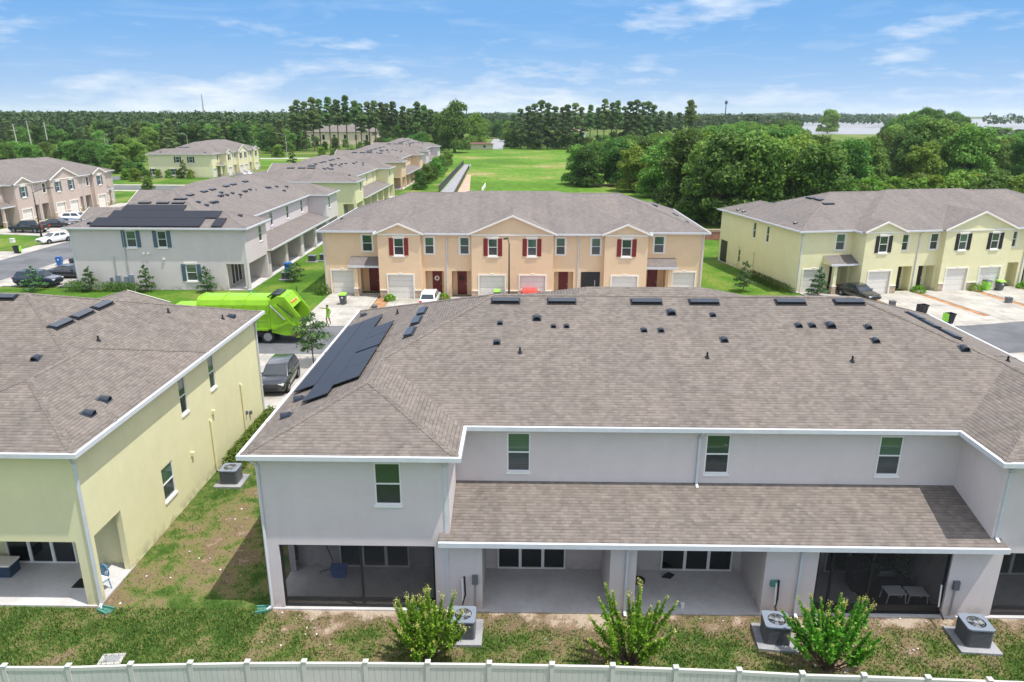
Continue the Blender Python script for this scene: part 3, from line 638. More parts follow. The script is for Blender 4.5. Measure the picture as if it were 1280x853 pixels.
# ---- the yellow row at the left
LY = 34.5; q_ = LY - 27.78
Hy, ry_ = townhouse('pale yellow townhouse row cut off by the left frame edge, sunlit side wall', (-13.4 - LY, 19.31, 0), 0, 'yellow', M['shut_black'], L=LY, D1=15.3, wb=5.71, n_mid=4, detail=2, sg=.29,
    lanE=True, sideE=[(4.7, 5.6, 1.0, 2.35, 0), (6.85, 7.45, 3.62, 5.1, 0), (9.6, 10.2, 3.62, 5.1, 0)], baysl=(2.0, 4.4),
    spouts=[(27.83 + q_, 0.02, 0, 5.4, .25, -.97), (27.78 + q_, 15.22, 0, 5.4, 1, 0)],
    slots=[(23.45 + q_, 8.55, 1.1), (23.45 + q_, 10.0, 1.1), (23.45 + q_, 7.15, 1.1), (20.4 + q_, 8.45, 1.1)], domes=[(27.3 + q_, 1.9, .15), (27.2 + q_, 3.0, .15), (27.35 + q_, 13.6, .14), (23.83 + q_, 4.9, .13)], pipes=[(24.96 + q_, 6.87), (25.4 + q_, 11.6), (27.2 + q_, 13.0)])
# wall pipes and hoods on the yellow side wall
for y, z1 in ((9.1, 2.4), (12.65, 2.7)):
    mb = MB(); mb.tube([(q_ + 27.84, y, .1), (q_ + 27.84, y, z1), (q_ + 27.80, y, z1 + .08)], .055, M['yellow'], 8); mb.build('conduit', Hy)
for y, z in ((7.15, 1.75), (9.45, 2.6), (12.9, 1.1), (13.4, .9)):
    mb = MB(); mb.box(q_ + 27.785, q_ + 27.90, y - .07, y + .07, z, z + .17, M['yellow'] if z > 1.2 else M['acgrey']); mb.build('vent_hood', Hy)
# ---- the beige row across the street
Hb, rb = townhouse('beige townhouse row with red shutters and red doors facing the street', (15.35, 76.6, 0), math.pi, 'beige', M['shut_red'], detail=1,
    sideE=[(7, 7.7, 3.7, 5.1, 0)], domes=[(1.1, 13.0, .12), (1.3, 9.5, .13), (1.4, 8.6, .13), (31.5, 12.0, .12)], slots=[(2.9, 7.0, 1.1)])
mb = MB(); mb.box(8.87, 10.43, 16.404, 16.44, .06, 2.28, M['blackv'])
for i in range(7): mb.box(8.95 + .2 * i, 9.0 + .2 * i, 16.442, 16.46, .2, 2.15, M['door_dark'])
mb.box(9.25, 9.31, 16.445, 16.48, .5, 1.6, M['galv']); mb.build('security_gate', Hb)
for x, mt in ((22.75, 'trim'), (20.6, 'shut_black')):
    mb = MB(); mb.tube([(x + .16 * math.cos(R_(20 * k)), 15.55, 1.5 + .16 * math.sin(R_(20 * k))) for k in range(19)], .06, M[mt], 8); mb.build('door_wreath', Hb)
# ---- the yellow row at the right, turned away and lower
a = R_(191.2); Lr, Dr = 32.5, 15.3
ox = 24.11 - (math.cos(a) * Lr - math.sin(a) * Dr); oy = 63.03 - (math.sin(a) * Lr + math.cos(a) * Dr)
Hr, rr = townhouse('pale yellow townhouse row with black shutters beyond the roof at the right', (ox, oy, -.1), a, 'yellow', M['shut_black'], detail=1,
    lanE=True, sideE=[(Dr - 8.4, Dr - 7.85, 3.6, 5.1, 0), (Dr - 5.85, Dr - 5.35, 3.6, 5.1, 0), (Dr - 11.0, Dr - 10.5, .7, 2.0, 0)],
    slots=[(27.6, 8.2, 1.05), (27.6, 9.6, 1.05), (27.5, 11.0, 1.05)], domes=[(31.9, 13.2, .14), (32.2, 3.0, .14), (32.2, 4.2, .14), (29.5, 5.2, .1)])
mb = MB(); mb.fbox(frame((Lr, 0), (Lr, Dr))[0], .34, 1.86, .06, 2.34, -.10, -.05, M['door_dark']); mb.build('screen_door', Hr)
for y, z1 in ((7.6, 2.3), (4.5, 2.3)):
    mb = MB(); mb.tube([(Lr + .06, y, .1), (Lr + .06, y, z1)], .05, M['yellow'], 8); mb.build('conduit', Hr)
# ---- the grey row with blue shutters, its end wall facing us
mdom = [(5.26, 5.3, .16), (5.27, 6.04, .16), (6.77, 5.43, .16), (7.2, 5.4, .16), (7.72, 5.36, .16), (10.3, 6.06, .16), (10.8, 6.06, .16), (11.78, 5.94, .16), (11.91, 6.54, .16), (13.34, 5.98, .16), (13.93, 5.40, .16), (16.0, 5.72, .16), (16.4, 5.72, .16), (17.8, 5.79, .16), (21.8, 5.3, .16), (22.4, 5.2, .16), (24.3, 5.0, .16), (23.6, 3.93, .16), (26.4, 4.51, .16), (3.0, 1.37, .16), (.4, 13.6, .15)]
mpip = [(4.6, 3.1), (12.9, 5.0), (18.7, 5.4), (26.0, 4.2)]
mslot = [(4.05, 7.3, 1.05), (4.05, 8.72, 1.05), (4.05, 10.38, 1.05), (4.79, 7.4, 1.1), (6.82, 7.4, 1.1), (10.0, 7.4, 1.1), (12.0, 7.4, 1.1), (15.5, 7.4, 1.1), (17.5, 7.4, 1.1), (21, 7.4, 1.1)]
Hm, rm = townhouse('light grey townhouse row with blue shutters and black solar panels on its end roof', (-24.2, 62.3, 0), R_(90), 'gray', M['shut_blue'], detail=1, lanW=True,
    sideW=[(9.53, 10.37, 3.82, 5.22, 1), (6.86, 7.63, 3.82, 5.22, 1), (4.56, 5.48, .85, 2.3, 1)], slots=mslot, domes=mdom, pipes=mpip,
    spouts=[(.06, .05, 0, 5.4, -1, 0), (.06, 15.2, 0, 5.4, -1, 0), (13.0, 2.21, 3.3, 5.4, 0, -1)])
pn = []
for k in range(6): pn.append((-.22, 1.20, 3.72 + 1.6 * k, 3.72 + 1.6 * (k + 1)))
pn.append((-.22, 1.20, 1.8, 2.75))
for k in range(6): pn.append((1.22, 2.45, 2.68 + 1.62 * k, 2.68 + 1.62 * (k + 1)))
for k in range(3): pn.append((2.47, 3.48, 6.25 + 1.85 * k, 6.25 + 1.85 * (k + 1)))
solar(Hm, rm, pn, 'x')
# meters and conduits on the grey end wall
for y, z0, z1, w in ((11.6, .5, 1.3, .22), (10.9, .6, 1.2, .16), (10.4, .55, 1.35, .2), (12.2, .7, 1.1, .1)):
    mb = MB(); mb.box(-.14, -.003, y - w, y + w, z0, z1, M['actop'] if w > .15 else M['acgrey']); mb.build('meter_box', Hm)
for y, z0, z1 in ((11.7, 1.3, 3.0), (10.6, 1.2, 5.38)):
    mb = MB(); mb.tube([(-.05, y, z0), (-.05, y, z1)], .03, M['galv'], 6); mb.build('conduit', Hm)
for y, z in ((7.3, 2.7), (9.0, 3.2), (8.6, 3.2)):
    mb = MB(); mb.box(-.12, -.003, y - .1, y + .1, z, z + .16, M['trim']); mb.build('vent_hood', Hm)
# ---- the rows beyond it
def vents_n(n=26):
    d = [(mx + random.uniform(-.4, .4), y) for mx, y, _ in mdom[:20]]
    return [(x, y + random.uniform(-.3, .3), .16) for x, y in d]
mc = dict(detail=1, front=True, slots=mslot, pipes=mpip)
H2, _ = townhouse('yellow townhouse row directly behind the blue-shuttered grey row', (-24.5, 106.6, 0), R_(90), 'yellow', M['shut_black'], domes=vents_n(), lanW=True, **mc)
H3, _ = townhouse('beige townhouse row third along the receding line of rear porches', (-25.0, 151.5, 0), R_(90), 'beige', M['shut_red'], domes=vents_n(), lanW=True, **mc)
H4, _ = townhouse('grey townhouse row farthest along the receding line of rear porches', (-25.8, 196.5, 0), R_(90), 'gray', M['shut_blue'], domes=vents_n(), lanW=True, **mc)
# ---- far left
Ht, _ = townhouse('taupe brown townhouse row with grey shutters facing the side street at the far left', (-71.3 - 15.3, 127.0, 0), R_(-90), 'taupe', M['shut_blue'], detail=1, slots=[(3.9, 6, 1.0)], domes=[(1, 12, .14)])
Hf, _ = townhouse('distant yellow townhouse row with black shutters below the forest edge', (-75.5 - 15.3 + .2, 178.3 + 32.5, 0), R_(-90), 'yellow', M['shut_black'], detail=1,
    sideE=[(6.7, 7.6, 3.5, 4.9, 1), (9.9, 10.8, 3.5, 4.9, 1), (5.0, 6.2, .6, 2.0, 1), (.5, 1.3, .6, 2.0, 1)], slots=[(29.0, 5.4, 1.1), (29.0, 6.8, 1.1), (29, 8.2, 1.1)], domes=[(31.8, 3, .15), (32, 13.8, .15)])
# ------------------------------------------------------------------ ground, roads, slabs
def gz(x, y):
    r = min(1, max(0, (x - 16) / 8)); t = min(1, max(0, (y - 36) / 10)); return -.1 * r * t
def grid_sheet(name, xs, ys, mat, dz=0.0, zf=gz):
    v = [(x, y, zf(x, y) + dz) for y in ys for x in xs]; n = len(xs)
    f = [(j * n + i, j * n + i + 1, (j + 1) * n + i + 1, (j + 1) * n + i) for j in range(len(ys) - 1) for i in range(n - 1)]
    o = bigmesh(name, np.array(v), np.array(f), mat); o['kind'] = 'structure'; return o
xs = [-6000, -2000, -700, -300, -150, -80, -60, -40, -20, -10, 0, 8, 16, 20, 24, 30, 40, 60, 100, 200, 400, 900, 2200, 6000]
ys = [-900, -60, -10, 0, 10, 20, 30, 36, 38, 40, 42, 44, 46, 50, 60, 80, 120, 200, 400, 900, 2000, 4000, 7500]
grid_sheet('ground', xs, ys, M['earth'], -0.03)
def poly_slab(name, pts, mat, top=0.03, th=0.06, kind='structure', sub=None):
    """a flat slab draped over the ground, cut into strips so that it follows the slope"""
    bm = bmesh.new(); vs = [bm.verts.new((x, y, 0)) for x, y in pts]; bm.faces.new(vs); bmesh.ops.triangulate(bm, faces=bm.faces[:])
    for cx in (16, 20, 24):
        bmesh.ops.bisect_plane(bm, geom=bm.verts[:] + bm.edges[:] + bm.faces[:], plane_co=(cx, 0, 0), plane_no=(1, 0, 0))
    for cy in (36, 38, 40, 42, 44, 46):
        bmesh.ops.bisect_plane(bm, geom=bm.verts[:] + bm.edges[:] + bm.faces[:], plane_co=(0, cy, 0), plane_no=(0, 1, 0))
    r = bmesh.ops.extrude_face_region(bm, geom=bm.faces[:])
    for g in r['geom']:
        if isinstance(g, bmesh.types.BMVert): g.co.z = 1
    for v_ in bm.verts: v_.co.z = gz(v_.co.x, v_.co.y) + (top if v_.co.z > .5 else top - th)
    bmesh.ops.recalc_face_normals(bm, faces=bm.faces[:])
    me = bpy.data.meshes.new(name); bm.to_mesh(me); bm.free(); me.materials.append(mat)
    o = bpy.data.objects.new(name, me); C.objects.link(o); o['kind'] = kind; return o
def rect(x0, x1, y0, y1): return [(x0, y0), (x1, y0), (x1, y1), (x0, y1)]
# lawns
poly_slab('lawn', [(-40, 36.0), (-6.0, 36.0), (-6, 43.6), (-40, 43.6)], M['lawn'], -0.01)
for p_ in (rect(-48.6, -15.7, 52.6, 61.4), rect(-48.6, -24.6, 61.4, 62.3), rect(-24.6, -17.3, 61.4, 80), rect(-24.6, -15.8, 80, 140), [(-24.6, 140), (-17.2, 140), (-18.9, 230), (-24.6, 230)], rect(-17.3, 24, 80, 118), rect(-42, -39.5, 92, 260)): poly_slab('lawn', p_, M['lawn'], -0.012)
poly_slab('lawn', [(15.4, 52.5), (24.2, 52.6), (24.2, 63.2), (20.5, 79.8), (15.4, 79.8)], M['lawn'], -0.012)
poly_slab('lawn', [(-100, 62), (-59.5, 62), (-60.5, 92), (-70, 150), (-100, 150)], M['lawn'], -0.012)
poly_slab('lawn', [(-110, 150), (-72, 165), (-40.5, 225), (-45, 260), (-110, 176)], M['lawn'], -0.012)
poly_slab('field', [(-17.0, 140), (24, 120), (25, 180), (45, 330), (30, 420), (-60, 420), (-42, 300), (-24, 250)], M['field'], -0.005)
poly_slab('field', [(-95, 215), (-44, 225), (-44, 268), (-120, 262)], M['field'], -0.004)
poly_slab('field', [(270, 440), (430, 440), (440, 600), (300, 600)], M['field'], -0.004)
# streets
R1 = [(-59, 44.6), (-13, 44.6), (16, 45.1), (28, 45.6), (33.4, 46.4), (40, 48.2), (62, 56), (60, 62.8), (38.6, 54.2), (33.4, 52.8), (28, 52.5), (16, 52.4), (-13, 51.2), (-48.5, 51.2), (-59, 51.2)]
poly_slab('road', R1, M['asphalt'], 0.012)
poly_slab('road', [(-55.6, 51.2), (-48.9, 51.2), (-48.7, 75), (-50.2, 110), (-52.5, 150), (-62, 190), (-72, 190), (-59.5, 150), (-57, 110), (-55.4, 90)], M['asphalt'], 0.012)
poly_slab('road', [(-175, 150), (-104, 166), (-62, 190), (-44, 262), (-30, 300), (-36, 300), (-50, 264), (-72, 196), (-108, 176), (-180, 160)], M['asphalt'], 0.010)
poly_slab('road', [(-190, 238), (-52, 266), (-52, 260), (-190, 231)], M['concrete'], 0.012)
poly_slab('road', [(-120, 150), (-41, 149), (-41, 156), (-120, 157)], M['asphalt'], 0.016)
poly_slab('sidewalk', [(-120, 146.5), (-41, 145.5), (-41, 147.5), (-120, 148.5)], M['concrete'], 0.035)
poly_slab('sidewalk', [(-100, 158), (-41, 157), (-41, 159), (-100, 160)], M['concrete'], 0.035)
poly_slab('road', [(-16.5, 330), (-9.5, 330), (-8.5, 470), (-19, 470)], M['path'], 0.012)
poly_slab('sidewalk', [(-48.5, 51.2), (-13, 51.2), (16, 52.4), (16, 54.2), (-13, 53.0), (-48.5, 53.0)], M['concrete'], 0.035)
poly_slab('sidewalk', [(16, 52.4), (28, 52.5), (33.4, 52.8), (38.6, 54.2), (60, 62.8), (59.3, 64.6), (38, 56.0), (33.1, 54.6), (28, 54.3), (16, 54.2)], M['concrete'], 0.035)
poly_slab('sidewalk', [(-40, 43.1), (-13, 43.1), (16, 43.4), (28, 43.9), (34, 44.7), (41, 46.5), (62.6, 54.2), (62, 56), (40, 48.2), (33.4, 46.4), (28, 45.6), (16, 45.1), (-13, 44.6), (-40, 44.6)], M['concrete'], 0.035)
poly_slab('sidewalk', [(-48.9, 53), (-47.2, 53), (-47.0, 75), (-48.4, 110), (-50.2, 110), (-48.7, 75)], M['concrete'], 0.035)
poly_slab('sidewalk', [(-57.6, 51.2), (-55.6, 51.2), (-55.4, 90), (-57, 110), (-59.2, 110), (-57.4, 90)], M['concrete'], 0.035)
# driveways
def drives(name, segs):
    for p in segs: poly_slab('driveway', p, M['concrete'], 0.05)
drives('b', [rect(-16.75, -12.35, 53.0, 61.4), rect(-11.2, -7.0, 53.0, 60.6), rect(-6.3, -.95, 53.0, 60.6), rect(-.1, 9.6, 53, 60.6), rect(10.2, 14.9, 53.4, 61.4)])
drives('y', [rect(-19.0, -12.75, 34.6, 43.1), rect(-28, -20.5, 36, 43.1), rect(-7.5, -2.5, 35, 43.1), rect(-1.5, 4, 36.5, 43.1), rect(5, 13, 36.5, 43.4), rect(14.5, 19.5, 35, 44)])
drives('m', [rect(-47.0, -39.4, 63.2, 67.6), rect(-47.0, -40, 68.2, 75), rect(-47.5, -40, 76, 84), rect(-47.8, -40, 85, 93)])
drives('t', [[(-70, 92.5), (-59.3, 90.5), (-59.5, 98), (-70, 98)], rect(-70, -59.5, 98.6, 107), rect(-70, -59.6, 107.6, 116), rect(-70, -60, 117, 126), [(-72, 72.5), (-57.4, 75), (-57.5, 80), (-72, 80)]])
ca, sa = math.cos(R_(11.2)), math.sin(R_(11.2))
def ryp(u, v): return (24.11 + ca * u - sa * v, 63.03 + sa * u + ca * v)
def ryr(u0, u1, v0, v1): return [ryp(u0, v0), ryp(u1, v0), ryp(u1, v1), ryp(u0, v1)]
drives('r', [ryr(.3, 4.7, -9.6, .1), ryr(5.5, 10.4, -10.8, -1.0), ryr(11.1, 16.1, -11.4, -1.0), ryr(16.8, 21.2, -11.2, -1.0), ryr(21.9, 27, -10.6, -1.6)])
# mulch beds
for p in (rect(-12.3, -11.25, 53.05, 60.3), rect(-6.95, -6.35, 53.05, 60.4), rect(-.9, -.15, 53.05, 59.7), rect(5.32, 5.38, 53.1, 60), rect(9.62, 10.15, 53.3, 59.8), ryr(4.72, 5.48, -9.4, -.2), ryr(10.42, 11.08, -10.2, -1.2), ryr(16.12, 16.78, -10.3, -1.7), ryr(21.22, 21.88, -9.9, -1.2)):
    poly_slab('mulch', p, M['mulch'], 0.02)
# the near lawn: a fine sheet whose bare patches are a surface attribute
X0, X1, Y0, Y1, dx = -19.0, 22.0, 13.0, 43.0, 0.16
nx, ny = int((X1 - X0) / dx), int((Y1 - Y0) / dx)
gx = np.linspace(X0, X1, nx + 1); gy = np.linspace(Y0, Y1, ny + 1)
def fbm(x, y, s, o=0): return noise.fractal(Vector((x * s + o, y * s - o, o * .37)), 1.0, 2.1, 5)
def bare(x, y):
    b = 0.235 + 0.34 * fbm(x, y, .33, 3.1) + .40 * fbm(x, y, 1.7, 9.2)
    if x > -8: b += .12 + .30 * max(0, 1 - abs(19.3 - y) / 1.3) * (y < 19.4)                     # worn strip along the lanais
    else: b += .06 * min(1, max(0, (y - 18.5) / 3)) + .16 * math.exp(-((x + 11.6) ** 2 / 3 + (y - 22.5) ** 2 / 4)) - .14 * min(1, max(0, (19.8 - y) / 1.6)) + .12 * max(0, 1 - abs(x + 13.2) / .7)
    if -8 < x < -2: b += .05
    if x < -8: b -= .07
    b -= .12 * min(1, max(0, (17.0 - y) / 1.2)); b -= .12 * min(1, max(0, (y - 26) / 3))
    return b
patch = np.zeros((ny + 1, nx + 1)); hh = np.zeros_like(patch)
for j, y in enumerate(gy):
    for i, x in enumerate(gx):
        inside = (-7.9 < x < 19.9 and y > 19.3) or (x < -13.4 and y > 19.3)
        if inside: continue
        patch[j, i] = bare(x, y); hh[j, i] = .02 + .03 * fbm(x, y, .8, 5)
GX, GY = np.meshgrid(gx, gy)
v = np.stack([GX.ravel(), GY.ravel(), hh.ravel() - .02], 1)
n1 = nx + 1; J, I = np.meshgrid(np.arange(ny), np.arange(nx), indexing='ij'); k0 = (J * n1 + I).ravel()
f = np.stack([k0, k0 + 1, k0 + n1 + 1, k0 + n1], 1)
cx, cy = gx[I.ravel()] + dx / 2, gy[J.ravel()] + dx / 2
keep = ~(((cx > -7.6) & (cx < 19.6) & (cy > 19.6)) | ((cx < -13.7) & (cy > 19.6) & (cy < 36)) | ((cx < -12.75) & (cy > 34.6)) | ((cx > -7.9) & (cy > 19.6)))
m, nt, b = newmat('near_lawn')
at = N(nt, 'ShaderNodeAttribute', attribute_name='patch')
n2 = noise_n(nt, 3.2, 6, rough=0.75); n3 = noise_n(nt, 22, 4, rough=0.7); n4 = noise_n(nt, 0.5, 4)
ad = N(nt, 'ShaderNodeMath', operation='MULTIPLY_ADD'); ad.inputs[1].default_value = 1.05; nt.links.new(n2, ad.inputs[0]); nt.links.new(at.outputs['Fac'], ad.inputs[2])
su = N(nt, 'ShaderNodeMath', operation='MULTIPLY_ADD'); su.inputs[1].default_value = .35; nt.links.new(n3, su.inputs[0]); nt.links.new(ad.outputs[0], su.inputs[2])
mr = N(nt, 'ShaderNodeMapRange'); mr.inputs[1].default_value = .45; mr.inputs[2].default_value = 1.55; nt.links.new(su.outputs[0], mr.inputs[0])
c = ramp(nt, mr.outputs[0], [(0.12, (0.042, 0.09, 0.016)), (0.30, (0.078, 0.13, 0.026)), (0.44, (0.155, 0.16, 0.058)), (0.58, (0.205, 0.165, 0.085)), (0.72, (0.17, 0.125, 0.075)), (0.85, (0.285, 0.21, 0.145)), (0.97, (0.42, 0.345, 0.265))])
k = ramp(nt, n3, [(0.3, (0.68,) * 3), (0.7, (1.28,) * 3)]); c = mixc(nt, 1.0, c, k, 'MULTIPLY')
nt.links.new(c, b.inputs['Base Color']); b.inputs['Roughness'].default_value = .95; b.inputs['Specular IOR Level'].default_value = .1; bump(nt, b, n3, .8, .05)
lo = bigmesh('lawn', v, f[keep], m); lo['kind'] = 'structure'
at_ = lo.data.attributes.new('patch', 'FLOAT', 'POINT'); at_.data.foreach_set('value', patch.ravel().astype(np.float32))
# grass blades where the turf is thick
nb = 150000
bx = RNG.uniform(-18.5, 16.5, nb); by = np.where(RNG.random(nb) < .62, RNG.uniform(14.9, 19.25, nb), RNG.uniform(19.2, 43, nb))
ok = ~((by > 19.2) & ((bx > -7.95) | (bx < -13.35))) & ~((by > 34.4) & (bx < -12.7)); bx, by = bx[ok], by[ok]
pi_ = np.clip(((by - Y0) / (Y1 - Y0) * ny).astype(int), 0, ny); pj = np.clip(((bx - X0) / (X1 - X0) * nx).astype(int), 0, nx)
pv = patch[pi_, pj] + RNG.normal(0, .13, len(bx)); ok = pv < .44; bx, by, pv = bx[ok], by[ok], pv[ok]; bz = hh[pi_[ok], pj[ok]] - .025
ang = RNG.uniform(0, 2 * np.pi, len(bx)); hgt = RNG.uniform(.03, .085, len(bx)) * np.clip(1.3 - pv, .5, 1.5); wd = RNG.uniform(.012, .028, len(bx)); le = RNG.uniform(.0, .07, len(bx))
ca_, sa_ = np.cos(ang), np.sin(ang)
P0 = np.stack([bx - ca_ * wd, by - sa_ * wd, bz], 1); P1 = np.stack([bx + ca_ * wd, by + sa_ * wd, bz], 1); P2 = np.stack([bx - sa_ * le, by + ca_ * le, bz + hgt], 1)
vv = np.stack([P0, P1, P2], 1).reshape(-1, 3); ff = np.arange(len(vv)).reshape(-1, 3)
M['blade'] = leafmat('grass_blade', [(0.045, 0.105, 0.015), (0.075, 0.15, 0.022), (0.135, 0.19, 0.04), (0.26, 0.235, 0.09)], .25, 0)
tag(bigmesh('grass', vv, ff, M['blade']), 'short patchy green grass between the fence and the lanais', 'grass', kind='stuff')
# pale stones and crumbs of sand on the worn lawn
st = MB()
for _ in range(300):
    x, y = random.uniform(-13, 16), random.uniform(15.0, 19.2)
    if random.random() < .12: x, y = random.uniform(-13, -8.2), random.uniform(19, 26)
    if bare(x, y) < .3: continue
    r = random.uniform(.008, .026); c_ = Vector((x, y, .02)); a_ = random.uniform(0, 6.28)
    st.obox(c_, Vector((math.cos(a_), math.sin(a_), 0)) * r * 1.4, Vector((-math.sin(a_), math.cos(a_), 0)) * r, Vector((.1, .1, 1)).normalized() * r * .35, M['slab'] if random.random() < .6 else M['trim'])
tag(st.build('gravel'), 'pale crumbs of stone and sand on the worn lawn', 'gravel', kind='stuff')
# ------------------------------------------------------------------ lake, far shore, hills
m, nt, b = newmat('lake_water'); b.inputs['Base Color'].default_value = (0.27, 0.275, 0.28, 1); b.inputs['Roughness'].default_value = .5; b.inputs['Specular IOR Level'].default_value = .25
nw = noise_n(nt, .05, 4); bump(nt, b, nw, .1, .4); M['water'] = m
v = [(190, 600, -.06), (900, 640, -.06), (3600, 1500, -.06), (4200, 3300, -.06), (1150, 2700, -.06), (560, 1500, -.06), (230, 900, -.06)]
o = MB(); o.face(v, m); o.build('lake')['kind'] = 'structure'
def ridge(name, pts, h, depth, seed, mat):
    """a low wooded rise: a long mound with an uneven top"""
    vs, fs = [], []; n = 0; pts = [Vector(p) for p in pts]
    st_ = []
    for a_, b_ in zip(pts, pts[1:]):
        L = (b_ - a_).length; q = max(2, int(L / 22)); st_ += [a_.lerp(b_, i / q) for i in range(q)]
    for i, p in enumerate(st_):
        hh_ = h * (.62 + .38 * noise.noise(Vector((p.x * .0022, p.y * .0022, seed)))) + 3.5 * noise.noise(Vector((p.x * .03, p.y * .03, seed + 4))) + 2 * noise.noise(Vector((p.x * .11, p.y * .11, seed + 8)))
        for dy, k in ((0, 0), (depth * .15, .75), (depth * .35, 1), (depth, 0)):
            kk = hh_ * k + (random.uniform(-1, 1) if 0 < k < 1 else 0); vs.append((p.x, p.y + dy, -3 + kk))
    for i in range(len(st_) - 1):
        for k in range(3): fs.append((i * 4 + k, (i + 1) * 4 + k, (i + 1) * 4 + k + 1, i * 4 + k + 1))
    o = bigmesh(name, np.array(vs), np.array(fs), mat); o['kind'] = 'structure'; return o
M['wood_far'] = groundmat('far_wood', [(0.3, (0.018, 0.04, 0.016)), (0.7, (0.05, 0.09, 0.03))], .03, .25, .4)
ridge('hills', [(-3800, 2600), (-1400, 2700), (-500, 2600), (300, 2700), (1100, 2950)], 30, 500, 2.2, M['wood_far'])
ridge('hills', [(-2000, 1500), (-900, 1450), (-300, 1500), (250, 1450), (500, 1500)], 20, 260, 5.2, M['wood_far'])
ridge('hills', [(1050, 2800), (1800, 3300), (3200, 3500), (5000, 3500)], 17, 500, 7.7, M['wood_far'])
ridge('hills', [(-1700, 900), (-800, 860), (-350, 900), (-60, 860), (160, 900)], 17, 200, 9.1, M['wood_far'])
# ------------------------------------------------------------------ fence in front
FP = [(-16.3, 14.55), (-14.75, 14.75), (-13.13, 14.9), (-11.5, 14.93), (-9.95, 15.03), (-8.45, 15.1), (-7.0, 15.16), (-5.55, 15.2), (-3.97, 15.22), (-2.37, 15.23), (-.79, 15.24), (.82, 15.23), (2.37, 15.22), (3.97, 15.17), (5.56, 15.12), (7.12, 15.03), (8.65, 15.0), (10.22, 14.95), (11.72, 14.9), (13.3, 14.85), (14.9, 14.8), (16.5, 14.75)]
FT = 1.56
fence = thing('vinyl_fence', 'off-white vinyl privacy fence along the bottom edge of the photo', 'fence', (0, 15, 0))
for i, (x, y) in enumerate(FP):
    mb = MB(); mb.box(x - .055, x + .055, y - 15 - .055, y - 15 + .055, 0, FT + .05, M['vinyl']); mb.box(x - .07, x + .07, y - 15 - .07, y - 15 + .07, FT + .052, FT + .075, M['vinyl'])
    mb.face([(x - .07, y - 15.07, FT + .076), (x + .07, y - 15.07, FT + .076), (x, y - 15, FT + .11)], M['vinyl']); mb.face([(x + .07, y - 14.93, FT + .076), (x - .07, y - 14.93, FT + .076), (x, y - 15, FT + .11)], M['vinyl'])
    mb.face([(x + .07, y - 15.07, FT + .076), (x + .07, y - 14.93, FT + .076), (x, y - 15, FT + .11)], M['vinyl']); mb.face([(x - .07, y - 14.93, FT + .076), (x - .07, y - 15.07, FT + .076), (x, y - 15, FT + .11)], M['vinyl'])
    mb.build('post', fence)
    if i < len(FP) - 1:
        F, L = frame((x, y - 15), (FP[i + 1][0], FP[i + 1][1] - 15)); mb = MB()
        mb.fbox(F, .056, L - .056, FT - .10, FT, -.035, .035, M['vinyl']); mb.fbox(F, .056, L - .056, .08, .20, -.035, .035, M['vinyl'])
        n = 9; w = (L - .112) / n
        for k in range(n): mb.fbox(F, .056 + w * k + .003, .056 + w * (k + 1) - .003, .202, FT - .102, -.016, .016, M['vinyl'])
        mb.build('panel', fence)
